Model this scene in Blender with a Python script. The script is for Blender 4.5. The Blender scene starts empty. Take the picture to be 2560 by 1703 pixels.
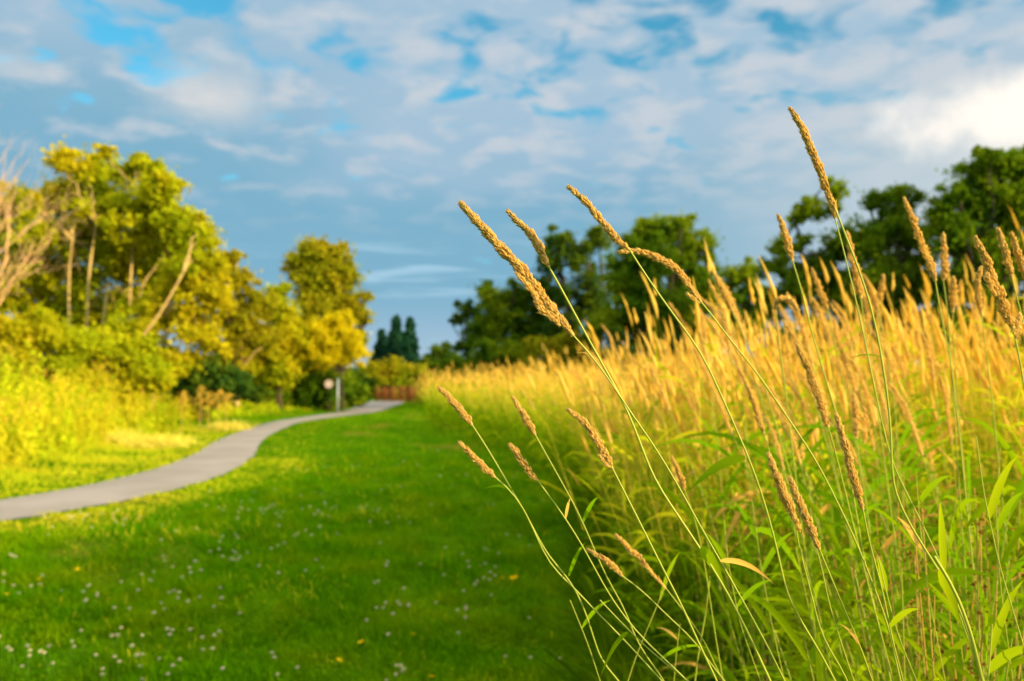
import bpy, math, random
import numpy as np
from mathutils import Vector

# ------------------------------------------------------------------ camera, sky, sun
sc = bpy.context.scene
C = sc.collection
H = 1.4                       # eye height
TAN = 0.05098                 # upward pitch
cd = bpy.data.cameras.new("camera"); cam = bpy.data.objects.new("camera", cd); C.objects.link(cam)
cam.location = (0, 0, H)
cam.rotation_euler = (math.radians(90) + math.atan(TAN), 0, 0)
cd.sensor_width = 36; cd.lens = 30; cd.clip_start = .05; cd.clip_end = 3000
cd.dof.use_dof = True; cd.dof.focus_distance = 0.93
cd.dof.aperture_fstop = 5.4; cd.dof.aperture_blades = 0
sc.camera = cam
sc.render.engine = 'CYCLES'
sc.view_settings.view_transform = 'Standard'; sc.view_settings.look = 'None'
sc.view_settings.gamma = 1; sc.view_settings.exposure = 0.7
cy = sc.cycles
cy.use_denoising = True; cy.max_bounces = 7; cy.diffuse_bounces = 4; cy.transmission_bounces = 5
cy.glossy_bounces = 2; cy.transparent_max_bounces = 6; cy.caustics_reflective = False; cy.caustics_refractive = False

SUN_EL = math.radians(16)
SUN_AZ = math.radians(31)     # behind the camera from due right
sun_dir = Vector((math.cos(SUN_EL)*math.cos(SUN_AZ), -math.cos(SUN_EL)*math.sin(SUN_AZ), math.sin(SUN_EL)))
sl = bpy.data.lights.new("sun", 'SUN'); sl.energy = 5.0; sl.angle = math.radians(0.5); sl.color = (1.0, .79, .42)
so = bpy.data.objects.new("sun", sl); C.objects.link(so)
so.rotation_euler = (-sun_dir).to_track_quat('-Z', 'Y').to_euler(); so.location = (20, -20, 30)

class NT:
    """small node graph helper"""
    def __init__(s, tree): s.t = tree; s.n = tree.nodes; s.l = tree.links
    def new(s, ty, **kw):
        nd = s.n.new(ty)
        for k, v in kw.items(): setattr(nd, k, v)
        return nd
    def put(s, sock, v):
        if hasattr(v, 'links') or isinstance(v, bpy.types.NodeSocket): s.l.new(v, sock)
        else: sock.default_value = v
    def math(s, op, a, b=0.0, clamp=False):
        nd = s.new('ShaderNodeMath', operation=op, use_clamp=clamp); s.put(nd.inputs[0], a); s.put(nd.inputs[1], b); return nd.outputs[0]
    def vmath(s, op, a, b=(0, 0, 0)):
        nd = s.new('ShaderNodeVectorMath', operation=op); s.put(nd.inputs[0], a); s.put(nd.inputs[1], b)
        return nd.outputs['Value'] if op in ('DOT_PRODUCT', 'LENGTH') else nd.outputs[0]
    def ramp(s, v, a, b, lo=0.0, hi=1.0):
        nd = s.new('ShaderNodeMapRange', interpolation_type='SMOOTHSTEP'); s.put(nd.inputs[0], v)
        for i, q in enumerate((a, b, lo, hi)): s.put(nd.inputs[i+1], q)
        return nd.outputs[0]
    def noise(s, vec, scale, detail=4, rough=.5, dist=0.0):
        nd = s.new('ShaderNodeTexNoise'); s.put(nd.inputs['Vector'], vec)
        nd.inputs['Scale'].default_value = scale; nd.inputs['Detail'].default_value = detail
        nd.inputs['Roughness'].default_value = rough; nd.inputs['Distortion'].default_value = dist
        return nd.outputs['Fac']
    def mix(s, f, a, b):
        nd = s.new('ShaderNodeMix', data_type='RGBA'); s.put(nd.inputs[0], f)
        for k, v in ((6, a), (7, b)):
            if isinstance(v, tuple) and len(v) == 3: v = v + (1,)
            s.put(nd.inputs[k], v)
        return nd.outputs[2]

w = bpy.data.worlds.new("World"); sc.world = w; w.use_nodes = True
g = NT(w.node_tree); g.n.clear()
sky = g.new('ShaderNodeTexSky', sky_type='NISHITA', sun_disc=False)
sky.sun_elevation = SUN_EL; sky.sun_rotation = math.radians(90) + SUN_AZ
sky.air_density = 1.0; sky.dust_density = .3; sky.ozone_density = 3.0
D = g.new('ShaderNodeTexCoord').outputs['Generated']
sep = g.new('ShaderNodeSeparateXYZ'); g.l.new(D, sep.inputs[0])
X, Y, Z = sep.outputs
zz = g.math('ADD', g.math('MAXIMUM', Z, 0.0), .16)
cmb = g.new('ShaderNodeCombineXYZ'); g.put(cmb.inputs[0], g.math('DIVIDE', X, zz)); g.put(cmb.inputs[1], g.math('DIVIDE', Y, zz))
PV = cmb.outputs[0]
SX, SY_ = 1.0, 1.0
def sdir(sx, sy):
    dx = (sx*.4-512)/853.33; dy = (340.5-sy*.4)/853.33
    c = 1/math.sqrt(1+TAN*TAN); s_ = TAN*c
    v = Vector((dx, c-dy*s_, s_+dy*c)); v.normalize(); return v
def blob(sx, sy, a, b, n_amt=.5, nscale=7.0, hard=.0):
    v = sdir(sx, sy)
    d = g.vmath('SUBTRACT', D, tuple(v)); d = g.vmath('MULTIPLY', d, (1/a, 1/a, 1/b)); L = g.vmath('LENGTH', d)
    nn = g.math('MULTIPLY', g.math('SUBTRACT', g.noise(D, nscale, 5, .55), .5), n_amt*4)
    return g.ramp(g.math('ADD', L, nn), 1.25, hard)
SKB = g.vmath('MULTIPLY', sky.outputs[0], (.85, 2.25, 2.05))                  # clear air between the clouds
n1 = g.noise(PV, 6.0, 3, .50, .25)
n2 = g.noise(PV, .8, 4, .5, .2)
n3 = g.noise(PV, 7.0, 3, .5, .2)
bias = g.ramp(Z, .20, .36, .20, 0.0)
right = g.ramp(X, -.15, .35, 0.012, .0)
cov = g.ramp(g.math('ADD', g.math('ADD', n1, bias), right), .35, .53)
low = (2.2, 4.6, 6.3)      # shaded cloud base, times the background strength
mid = (3.9, 5.6, 7.1)
lit = (6.4, 6.8, 7.3)
f_mid = g.ramp(g.math('ADD', g.math('ADD', n2, g.ramp(Z, .10, .34, -.17, .12)), g.math('MULTIPLY', X, .16)), .36, .66)
cc = g.mix(f_mid, low, mid)
f_lit = g.math('MULTIPLY', g.ramp(g.math('ADD', n3, g.math('MULTIPLY', X, .15)), .42, .68), g.ramp(Z, .14, .30))
cc = g.mix(g.math('MULTIPLY', f_lit, .75), cc, lit)
col = g.mix(cov, SKB, cc)
thin = g.new('ShaderNodeCombineXYZ'); g.put(thin.inputs[0], g.math('MULTIPLY', X, 4.0)); g.put(thin.inputs[1], g.math('MULTIPLY', Y, 2.0)); g.put(thin.inputs[2], g.math('MULTIPLY', Z, 42.0))
st = g.noise(thin.outputs[0], 1.3, 4, .55, .6)
band = g.math('MULTIPLY', g.ramp(Z, .055, .09), g.ramp(Z, .20, .13))
strk = g.math('MULTIPLY', g.ramp(st, .50, .72), band)
col = g.mix(g.math('MULTIPLY', strk, .75), col, (4.6, 7.0, 8.6))
col = g.mix(g.math('MULTIPLY', g.ramp(Z, .12, .01), .9), col, (4.4, 5.9, 7.3))
#col = g.mix(g.math('MULTIPLY', blob(1405, 90, .03, .055, .5, 9), .9), col, (.7, 4.6, 7.9))
#col = g.mix(g.math('MULTIPLY', blob(1740, 110, .035, .03, .5, 9), .8), col, (.8, 4.7, 7.9))
col = g.mix(g.math('MULTIPLY', blob(530, 245, .085, .042, .40, 8), .85), col, (8.0, 7.7, 7.5))
col = g.mix(g.math('MULTIPLY', blob(20, 165, .045, .016, .3, 9), .5), col, (7.0, 7.2, 7.4))
col = g.mix(g.math('MULTIPLY', g.math('MULTIPLY', g.ramp(X, .1, .5), g.ramp(Z, .40, .2)), .85), col, (6.1, 6.8, 7.2))
col = g.mix(blob(2630, 262, .150, .040, .34, 16, .42), col, (11.5, 10.6, 9.5))
col = g.mix(g.ramp(Z, .46, .7), col, (9.5, 9.0, 7.8))      # unseen bright white sky overhead, added to lift the shade
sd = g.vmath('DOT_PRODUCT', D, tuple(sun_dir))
boost = g.math('ADD', g.math('ADD', 1.0, g.ramp(sd, .35, 1.0, 0, 1.6)), g.ramp(Z, .5, .85, 0, 1.0))  # extra sky brightness added near the sun and zenith, out of view, as fill
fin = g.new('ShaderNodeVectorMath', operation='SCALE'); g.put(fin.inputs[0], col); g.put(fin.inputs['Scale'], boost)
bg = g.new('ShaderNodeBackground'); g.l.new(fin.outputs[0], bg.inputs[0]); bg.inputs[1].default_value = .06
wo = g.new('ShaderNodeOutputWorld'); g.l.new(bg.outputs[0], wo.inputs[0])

# ------------------------------------------------------------------ helpers
rng = np.random.default_rng(11)
random.seed(5)
def P(sx, sy, Yd):
    """a point of the place at distance Yd, on the sight line through (sx, sy) of the photo"""
    v = sdir(sx, sy); t = Yd/v.y
    return np.array((v.x*t, Yd, H+v.z*t))
def kinked_line(pts, n):
    """straight between the joints, softly bent at them"""
    pts = np.asarray(pts, float); L = np.concatenate(([0], np.cumsum(np.linalg.norm(np.diff(pts, axis=0), axis=1))))
    m = 240; t = np.linspace(0, L[-1], m); q = np.stack([np.interp(t, L, pts[:, i]) for i in range(3)], -1)
    w_ = 7; pad = np.concatenate((np.repeat(q[:1], w_, 0), q, np.repeat(q[-1:], w_, 0)))
    k_ = np.hanning(2*w_+3)[1:-1]; k_ /= k_.sum()
    q2 = np.stack([np.convolve(pad[:, i], k_, 'valid') for i in range(3)], -1); q2[0] = pts[0]; q2[-1] = pts[-1]
    return q2[np.linspace(0, m-1, n).astype(int)]
def mesh(name, V, F, mats, midx=None, smooth=False):
    me = bpy.data.meshes.new(name)
    V = np.asarray(V, dtype=np.float32).reshape(-1, 3)
    if not isinstance(F, list): F = [F]
    F = [np.asarray(f, dtype=np.int32) for f in F if len(f)]
    tot = np.concatenate([np.full(len(f), f.shape[1], np.int32) for f in F])
    loops = np.concatenate([f.ravel() for f in F])
    me.vertices.add(len(V)); me.vertices.foreach_set('co', V.ravel())
    me.loops.add(len(loops)); me.loops.foreach_set('vertex_index', loops)
    me.polygons.add(len(tot)); st_ = np.concatenate(([0], np.cumsum(tot)[:-1])).astype(np.int32)
    me.polygons.foreach_set('loop_start', st_); me.polygons.foreach_set('loop_total', tot)
    for m in mats: me.materials.append(m)
    if midx is not None: me.polygons.foreach_set('material_index', np.asarray(midx, np.int32))
    if smooth: me.polygons.foreach_set('use_smooth', np.ones(len(tot), bool))
    me.update(calc_edges=True); me.validate()
    return me
def obj(name, me, parent=None, loc=None):
    o = bpy.data.objects.new(name, me); C.objects.link(o)
    if parent: o.parent = parent
    if loc is not None: o.location = loc
    return o
def tag(o, label=None, cat=None, group=None, kind=None):
    for k, v in (('label', label), ('category', cat), ('group', group), ('kind', kind)):
        if v: o[k] = v
    return o
def thing(name, label, cat, loc, group=None):
    o = obj(name, None, loc=loc); o.empty_display_size = .1; return tag(o, label, cat, group)
def copy_tree(o, parent=None):
    c = o.copy(); C.objects.link(c)
    if parent: c.parent = parent
    for ch in o.children: copy_tree(ch, c)
    return c
class MB:
    def __init__(s): s.V = []; s.F3 = []; s.F4 = []; s.n = 0; s.m3 = []; s.m4 = []
    def add(s, V, F, mi=0):
        V = np.asarray(V, float).reshape(-1, 3); F = np.asarray(F, int)
        if len(F) == 0: return
        (s.F3 if F.shape[1] == 3 else s.F4).append(F+s.n); (s.m3 if F.shape[1] == 3 else s.m4).append(np.full(len(F), mi))
        s.V.append(V); s.n += len(V)
    def build(s, name, mats, smooth=False):
        F = []; M = []
        if s.F3: F.append(np.concatenate(s.F3)); M.append(np.concatenate(s.m3))
        if s.F4: F.append(np.concatenate(s.F4)); M.append(np.concatenate(s.m4))
        return mesh(name, np.concatenate(s.V), F, mats if isinstance(mats, list) else [mats], np.concatenate(M), smooth)
def tube(pts, rad, sides=6):
    pts = np.asarray(pts, float); n = len(pts); rad = np.broadcast_to(np.asarray(rad, float), (n,))
    T = np.gradient(pts, axis=0); T /= np.linalg.norm(T, axis=1)[:, None]+1e-9
    up = np.array((0, 1., 0)) if abs(T[0][1]) < .9 else np.array((1., 0, 0))
    A = np.cross(T, up); A /= np.linalg.norm(A, axis=1)[:, None]+1e-9; B = np.cross(T, A)
    a = np.linspace(0, 2*np.pi, sides, endpoint=False)
    V = pts[:, None]+rad[:, None, None]*(np.cos(a)[None, :, None]*A[:, None]+np.sin(a)[None, :, None]*B[:, None])
    i = np.arange(n-1)[:, None]*sides; j = np.arange(sides)[None]; k = (j+1) % sides
    F = np.stack((i+j, i+k, i+sides+k, i+sides+j), -1).reshape(-1, 4)
    return V.reshape(-1, 3), F
def smooth_line(pts, n, jit=0.0):
    """Catmull-Rom through the given points"""
    pts = np.asarray(pts, float); q = np.vstack((2*pts[0]-pts[1], pts, 2*pts[-1]-pts[-2])); m = len(pts)-1
    u = np.linspace(0, m-1e-6, n); k = u.astype(int); t = (u-k)[:, None]
    a, b, c, d = q[k], q[k+1], q[k+2], q[k+3]
    r = .5*((2*b)+(-a+c)*t+(2*a-5*b+4*c-d)*t*t+(-a+3*b-3*c+d)*t**3)
    return r+rng.normal(0, jit, r.shape) if jit else r
PROF = np.array((.45, .95, 1, .8, .5, .0))
def blades(base, dirs, L, W, droop, segs=5, prof=None):
    """N curved leaf blades. base (N,3), dirs (N,3) unit start direction, lengths, widths, droop"""
    N = len(base); t = np.linspace(0, 1, segs+1)
    p = np.interp(t, np.linspace(0, 1, len(PROF)), PROF) if prof is None else np.interp(t, np.linspace(0, 1, len(prof)), prof)
    L = np.broadcast_to(L, (N,)); W = np.broadcast_to(W, (N,)); droop = np.broadcast_to(droop, (N,))
    cen = base[:, None]+dirs[:, None]*(L[:, None]*t)[:, :, None]
    cen[:, :, 2] -= (droop*L)[:, None]*t[None]**2
    az = rng.uniform(0, 2*np.pi, N); r = np.stack((np.cos(az), np.sin(az), .3*np.sin(3*az)), -1)
    side = np.cross(dirs, r); side /= np.linalg.norm(side, axis=1)[:, None]+1e-9
    off = side[:, None]*(W[:, None]*p[None]*.5)[:, :, None]
    a = cen-off; b = cen+off
    V = np.concatenate((a[:, :-1], b[:, :-1], cen[:, -1:]), 1)     # segs a, segs b, tip
    m = 2*segs+1; s0 = np.arange(segs-1)
    q = np.stack((s0, s0+segs, s0+segs+1, s0+1), -1); tr = np.array([[segs-1, 2*segs-1, 2*segs]])
    o = (np.arange(N)*m)[:, None, None]
    return V.reshape(-1, 3), (q[None]+o).reshape(-1, 4), (tr[None]+o).reshape(-1, 3)
def add_blades(mb, *a, mi=0, **k):
    V, q, t = blades(*a, **k); n = mb.n
    mb.V.append(V); mb.n += len(V)
    mb.F4.append(q+n); mb.m4.append(np.full(len(q), mi)); mb.F3.append(t+n); mb.m3.append(np.full(len(t), mi))
def leaf_quads(cen, size, elong=1.5, flat=0.0):
    N = len(cen); n = rng.normal(size=(N, 3)); n[:, 2] += flat*np.sign(n[:, 2]); n /= np.linalg.norm(n, axis=1)[:, None]
    r = rng.normal(size=(N, 3)); a = np.cross(n, r); a /= np.linalg.norm(a, axis=1)[:, None]+1e-9; b = np.cross(n, a)
    s = (np.broadcast_to(size, (N,))*rng.uniform(.65, 1.3, N))[:, None]
    a = a*s*.5*elong; b = b*s*.5; f = n*s*.12
    V = np.stack((cen-a, cen-b+f-a*.15, cen+a, cen+b+f-a*.15), 1).reshape(-1, 3)
    return V, np.arange(4*N).reshape(-1, 4)

# ------------------------------------------------------------------ materials
def plant(name, c1, c2, c3=None, tr=.35, trc=None, rough=.55, spec=.06, nscale=None, scl=.4):
    m = bpy.data.materials.new(name); m.use_nodes = True; k = NT(m.node_tree); k.n.clear()
    geo = k.new('ShaderNodeNewGeometry'); R = geo.outputs['Random Per Island']
    col_ = k.mix(R, c1, c2)
    if c3: col_ = k.mix(k.ramp(k.noise(geo.outputs['Position'], scl, 3, .6), .42, .66), col_, c3)
    if nscale: col_ = k.mix(k.math('MULTIPLY', k.noise(geo.outputs['Position'], nscale, 3), .6), col_, tuple(x*.45 for x in c1))
    if spec > .2:
        pb = k.new('ShaderNodeBsdfPrincipled'); k.put(pb.inputs['Base Color'], col_)
        pb.inputs['Roughness'].default_value = rough; pb.inputs['Specular IOR Level'].default_value = spec
    else:
        pb = k.new('ShaderNodeBsdfDiffuse'); k.put(pb.inputs[0], col_)
    out = k.new('ShaderNodeOutputMaterial')
    if tr:
        tb = k.new('ShaderNodeBsdfTranslucent'); k.put(tb.inputs[0], k.mix(.5, col_, trc if trc else tuple(min(1, x*1.5) for x in c2)))
        ms = k.new('ShaderNodeMixShader'); ms.inputs[0].default_value = tr
        k.l.new(pb.outputs[0], ms.inputs[1]); k.l.new(tb.outputs[0], ms.inputs[2]); k.l.new(ms.outputs[0], out.inputs[0])
    else: k.l.new(pb.outputs[0], out.inputs[0])
    return m
def solid(name, c1, c2, scale=8, rough=.8, bump=.3, metal=0.0, stretch=None, detail=5):
    m = bpy.data.materials.new(name); m.use_nodes = True; k = NT(m.node_tree); k.n.clear()
    tc = k.new('ShaderNodeTexCoord').outputs['Object']
    if stretch: tc = k.vmath('MULTIPLY', tc, stretch)
    n = k.noise(tc, scale, detail, .6)
    pb = k.new('ShaderNodeBsdfPrincipled'); k.put(pb.inputs['Base Color'], k.mix(k.ramp(n, .3, .7), c1, c2))
    pb.inputs['Roughness'].default_value = rough; pb.inputs['Metallic'].default_value = metal; pb.inputs['Specular IOR Level'].default_value = .2
    if bump:
        b = k.new('ShaderNodeBump'); b.inputs['Strength'].default_value = bump; b.inputs['Distance'].default_value = .01
        k.put(b.inputs['Height'], n); k.l.new(b.outputs[0], pb.inputs['Normal'])
    out = k.new('ShaderNodeOutputMaterial'); k.l.new(pb.outputs[0], out.inputs[0]); return m
M = {}
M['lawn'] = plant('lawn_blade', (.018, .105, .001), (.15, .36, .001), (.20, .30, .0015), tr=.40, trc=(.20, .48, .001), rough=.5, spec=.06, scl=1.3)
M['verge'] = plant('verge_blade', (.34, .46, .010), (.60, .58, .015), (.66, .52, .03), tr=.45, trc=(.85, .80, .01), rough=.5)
M['head'] = plant('reed_head', (.86, .56, .13), (.96, .76, .28), tr=.58, trc=(1, .78, .28), rough=.7, spec=.1)
M['headfar'] = plant('reed_head_mass', (.85, .53, .06), (.93, .68, .16), tr=.42, trc=(1, .74, .06), rough=.7, spec=.1)
M['stalk'] = plant('reed_stalk', (.36, .42, .035), (.46, .46, .05), tr=.15, rough=.4, spec=.35)
M['sheath'] = plant('reed_sheath', (.52, .28, .05), (.50, .38, .08), tr=.15, rough=.5)
M['stalkfar'] = plant('reed_stalk_mass', (.50, .48, .03), (.80, .58, .08), tr=.35, trc=(.95, .75, .05), rough=.5)
M['rleaf'] = plant('reed_leaf', (.04, .15, .002), (.20, .36, .003), (.34, .40, .004), tr=.40, trc=(.55, .70, .002), rough=.45, spec=.10, scl=1.2)
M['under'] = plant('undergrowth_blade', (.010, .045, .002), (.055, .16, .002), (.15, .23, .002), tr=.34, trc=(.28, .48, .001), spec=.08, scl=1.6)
M['rleafdry'] = plant('dry_reed_leaf', (.58, .42, .08), (.72, .36, .06), tr=.3, rough=.6)
M['clover'] = plant('clover_petal', (.62, .56, .30), (.70, .60, .36), tr=.2, rough=.7, spec=.1)
M['cloverstem'] = plant('clover_stem', (.12, .32, .02), (.2, .38, .03), tr=.2)
M['butter'] = plant('buttercup_petal', (.85, .62, .01), (.9, .55, .01), tr=.3, rough=.4)
M['weed'] = plant('weed_leaf', (.30, .44, .010), (.58, .62, .012), (.62, .50, .02), tr=.45, trc=(.9, .85, .01), rough=.5, scl=.6)
M['weedtop'] = plant('weed_top', (.60, .33, .04), (.80, .52, .06), tr=.3, rough=.7)
M['straw'] = plant('straw', (.70, .56, .06), (.80, .68, .12), tr=.3, rough=.6)
M['sorrel'] = plant('sorrel_seed', (.15, .055, .010), (.26, .10, .015), tr=.2, rough=.6)
M['bark_gold'] = solid('bark_pale', (.62, .42, .14), (.44, .28, .09), 6, .9, .6, stretch=(1, 1, .25))
M['bark'] = solid('bark_dark', (.10, .07, .045), (.05, .035, .02), 6, .9, .6, stretch=(1, 1, .25))
M['bark_dead'] = solid('dead_wood', (.80, .48, .22), (.64, .36, .15), 6, .8, .4, stretch=(1, 1, .25))
M['metal'] = solid('galvanised_post', (.40, .44, .42), (.28, .32, .31), 20, .45, .1, .3)
M['signface'] = solid('sign_face', (.50, .46, .45), (.58, .48, .45), 6, .5, .05)
M['signring'] = solid('sign_ring', (.42, .22, .17), (.45, .28, .22), 6, .5, .05)
M['rust'] = solid('rusty_rail', (.42, .13, .025), (.20, .05, .015), 9, .8, .4, stretch=(1, 1, .3))
M['path'] = None

def path_mat():
    m = bpy.data.materials.new('asphalt_path'); m.use_nodes = True; k = NT(m.node_tree); k.n.clear()
    tc = k.new('ShaderNodeTexCoord').outputs['Object']
    a = k.noise(tc, .8, 6, .6); b = k.noise(tc, 160, 2, .6)
    c = k.mix(k.ramp(a, .35, .65), (.24, .21, .185), (.30, .265, .24)); c = k.mix(k.math('MULTIPLY', k.ramp(b, .5, .75), .5), c, (.13, .12, .11))
    pb = k.new('ShaderNodeBsdfPrincipled'); k.put(pb.inputs['Base Color'], c); pb.inputs['Roughness'].default_value = .85
    bp = k.new('ShaderNodeBump'); bp.inputs['Strength'].default_value = .5; bp.inputs['Distance'].default_value = .004; k.put(bp.inputs['Height'], b); k.l.new(bp.outputs[0], pb.inputs['Normal'])
    o = k.new('ShaderNodeOutputMaterial'); k.l.new(pb.outputs[0], o.inputs[0]); return m
M['path'] = path_mat()
def ground_mat():
    m = bpy.data.materials.new('turf_soil'); m.use_nodes = True; k = NT(m.node_tree); k.n.clear()
    tc = k.new('ShaderNodeTexCoord').outputs['Object']
    a = k.noise(tc, 1.2, 6, .65); b = k.noise(tc, 22, 5, .7)
    c = k.mix(k.ramp(a, .38, .62), (.05, .15, .001), (.09, .20, .002)); c = k.mix(k.math('MULTIPLY', k.ramp(b, .45, .7), .8), c, (.02, .05, .002))
    c = k.mix(k.math('MULTIPLY', k.ramp(k.noise(tc, .35, 3), .56, .7), .6), c, (.20, .17, .015))
    pb = k.new('ShaderNodeBsdfPrincipled'); k.put(pb.inputs['Base Color'], c); pb.inputs['Roughness'].default_value = 1; pb.inputs['Specular IOR Level'].default_value = 0
    bp = k.new('ShaderNodeBump'); bp.inputs['Strength'].default_value = 1; bp.inputs['Distance'].default_value = .03; k.put(bp.inputs['Height'], b); k.l.new(bp.outputs[0], pb.inputs['Normal'])
    o = k.new('ShaderNodeOutputMaterial'); k.l.new(pb.outputs[0], o.inputs[0]); return m
M['ground'] = ground_mat()

# ------------------------------------------------------------------ terrain and path
PC = np.array([(-19, -3), (-14, 1), (-10, 4.2), (-7.5, 6.7), (-6.25, 8.4), (-5.55, 9.8), (-5.2, 11.2), (-5.12, 12.6), (-5.25, 14.5), (-5.75, 17.2), (-6.35, 19.6), (-7.0, 22.6), (-7.8, 27.5), (-8.3, 32), (-8.1, 37), (-7.75, 44), (-8.7, 55), (-9.4, 64), (-10.2, 69)], float)
PL = smooth_line(PC, 240)
def path_dist(x, y):
    """signed distance to the middle of the path, negative on its left"""
    x = np.asarray(x, float); y = np.asarray(y, float); sh = x.shape; x = x.ravel(); y = y.ravel()
    best = np.full(x.shape, 1e9); sg = np.ones(x.shape)
    for i in range(0, len(PL)-3, 3):
        a = PL[i]; b = PL[i+3]; d = b-a; L2 = d@d
        t = np.clip(((x-a[0])*d[0]+(y-a[1])*d[1])/L2, 0, 1)
        px = a[0]+t*d[0]; py = a[1]+t*d[1]; q = np.hypot(x-px, y-py)
        cr = d[0]*(y-a[1])-d[1]*(x-a[0]); m = q < best
        best = np.where(m, q, best); sg = np.where(m, np.where(cr > 0, -1, 1), sg)
    return (best*sg).reshape(sh)
def pw(y): return np.interp(y, [9, 12, 15, 18, 24, 32, 37, 44, 65], [.74, .70, .62, .56, .52, .52, .64, .9, 1.35])
def sm(a, b, v): t = np.clip((v-a)/(b-a), 0, 1); return t*t*(3-2*t)
EDGE = np.array([(.55, -12), (.6, 0), (.75, 4.2), (.95, 6.5), (.8, 10), (.25, 15), (-2.3, 25), (-4.9, 45), (-6.6, 58), (-7, 62)], float)   # lawn meets reeds
def edge_x(y): return np.interp(y, EDGE[:, 1], EDGE[:, 0])
def gz(x, y, d=None):
    x = np.asarray(x, float); y = np.asarray(y, float)
    if d is None: d = path_dist(x, y)
    left = sm(1.6, 8, -d)*.75*sm(60, 30, y)
    lump = .04*(np.sin(x*1.9+y*.7)+np.sin(y*2.3-x*.8)+np.sin(x*4.1+1)*np.sin(y*3.7))*sm(1.1, 2.2, np.abs(d))
    far = -.3*sm(75, 110, y)
    reed = .06*sm(0, 2, x-edge_x(y))
    return left+lump+far+reed
def grid(xs, ys):
    X_, Y_ = np.meshgrid(xs, ys); Z_ = gz(X_, Y_); nx, ny = len(xs), len(ys)
    V = np.stack((X_, Y_, Z_), -1).reshape(-1, 3)
    i = np.arange(ny-1)[:, None]*nx+np.arange(nx-1)[None]
    return V, np.stack((i, i+1, i+nx+1, i+nx), -1).reshape(-1, 4)
xs = np.concatenate((np.array([-600, -300, -150, -90, -60, -45]), np.linspace(-36, 30, 265), np.array([36, 45, 60, 90, 150, 300, 600])))
ys = np.concatenate((np.array([-60, -40, -25, -15, -8, -4]), np.linspace(0, 75, 300), np.array([80, 88, 100, 130, 200, 350, 700, 1200])))
V, F = grid(xs, ys)
tag(obj('ground', mesh('ground', V, F, [M['ground']], smooth=True)), kind='structure')
# path ribbon: 9 points across, slightly crowned and ragged at its edges
T = np.gradient(PL, axis=0); T /= np.linalg.norm(T, axis=1)[:, None]; Nn = np.stack((T[:, 1], -T[:, 0]), -1)
na = 9; PVt = np.zeros((len(PL), na, 3)); wv = pw(PL[:, 1])
e1 = .012*np.sin(np.arange(len(PL))*.9)+rng.normal(0, .012, len(PL)); e2 = .012*np.sin(np.arange(len(PL))*.7+2)+rng.normal(0, .012, len(PL))
for j in range(na):
    s_ = -1+2*j/(na-1); off = s_*(wv+(e1 if s_ < 0 else e2)*(abs(s_) == 1))
    PVt[:, j, :2] = PL+Nn*off[:, None]; PVt[:, j, 2] = .012+.02*(1-s_*s_)
i = np.arange(len(PL)-1)[:, None]*na+np.arange(na-1)[None]
tag(obj('path', mesh('path', PVt.reshape(-1, 3), np.stack((i, i+1, i+na+1, i+na), -1).reshape(-1, 4)[:, ::-1], [M['path']], smooth=True)), kind='structure')

# ------------------------------------------------------------------ lawn
def scatter(n, ymin, ymax, xmax_f, power=1.6, pad=.0):
    """random ground points inside the view wedge, denser near the camera"""
    u = rng.random(n); a = ymin**(1-power+1) if power != 2 else 0
    y = (ymin**(2-power)+u*(ymax**(2-power)-ymin**(2-power)))**(1/(2-power)) if power != 2 else ymin*(ymax/ymin)**u
    x = rng.uniform(-1, 1, n)*(y*.64+.3+pad)
    return x, y
def vnoise(x, y, s, seed=0):
    x = x*s+seed*7.3; y = y*s+seed*3.1; ix = np.floor(x).astype(int); iy = np.floor(y).astype(int); fx = x-ix; fy = y-iy
    def h(a, b): q = np.sin(a*127.1+b*311.7+seed)*43758.5453; return q-np.floor(q)
    fx = fx*fx*(3-2*fx); fy = fy*fy*(3-2*fy)
    return (h(ix, iy)*(1-fx)+h(ix+1, iy)*fx)*(1-fy)+(h(ix, iy+1)*(1-fx)+h(ix+1, iy+1)*fx)*fy
def lawn_blades(n, ymin, ymax, power, hgt, wid, segs):
    x, y = scatter(n, ymin, ymax, .6, power); d = path_dist(x, y)
    k = (d > pw(y)-.03) & (x < edge_x(y)+.6) & (y < 70); x, y, d = x[k], y[k], d[k]
    tuft = vnoise(x, y, 2.6, 1)*.35+vnoise(x, y, 7, 3)*.4+vnoise(x, y, 15, 2)*.25
    k = rng.random(len(x)) < .12+1.5*tuft**1.5; x, y, d, tuft = x[k], y[k], d[k], tuft[k]
    near_path = sm(2.2, .9, d)
    L = hgt*(.22+2.3*tuft**2.3)*rng.uniform(.6, 1.35, len(x))*(1-.55*near_path)*(1+.8*sm(.5, 0, edge_x(y)-x))
    az = rng.uniform(0, 2*np.pi, len(x)); ln = rng.uniform(.1, .75, len(x))
    dr = np.stack((np.cos(az)*ln-.12, np.sin(az)*ln, np.ones(len(x))), -1); dr /= np.linalg.norm(dr, axis=1)[:, None]
    return np.stack((x, y, gz(x, y, d)-.005), -1), dr, L, wid*rng.uniform(.6, 1.3, len(x))*(1+y*.035), rng.uniform(.1, .7, len(x)), near_path
mb = MB()
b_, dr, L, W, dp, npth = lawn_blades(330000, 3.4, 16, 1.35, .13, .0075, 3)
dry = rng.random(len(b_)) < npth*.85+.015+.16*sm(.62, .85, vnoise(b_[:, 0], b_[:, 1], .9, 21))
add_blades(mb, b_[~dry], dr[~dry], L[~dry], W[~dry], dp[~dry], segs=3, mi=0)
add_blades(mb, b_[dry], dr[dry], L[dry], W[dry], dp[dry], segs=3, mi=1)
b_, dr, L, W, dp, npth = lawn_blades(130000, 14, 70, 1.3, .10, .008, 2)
dry = rng.random(len(b_)) < npth*.75+.04
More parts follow.
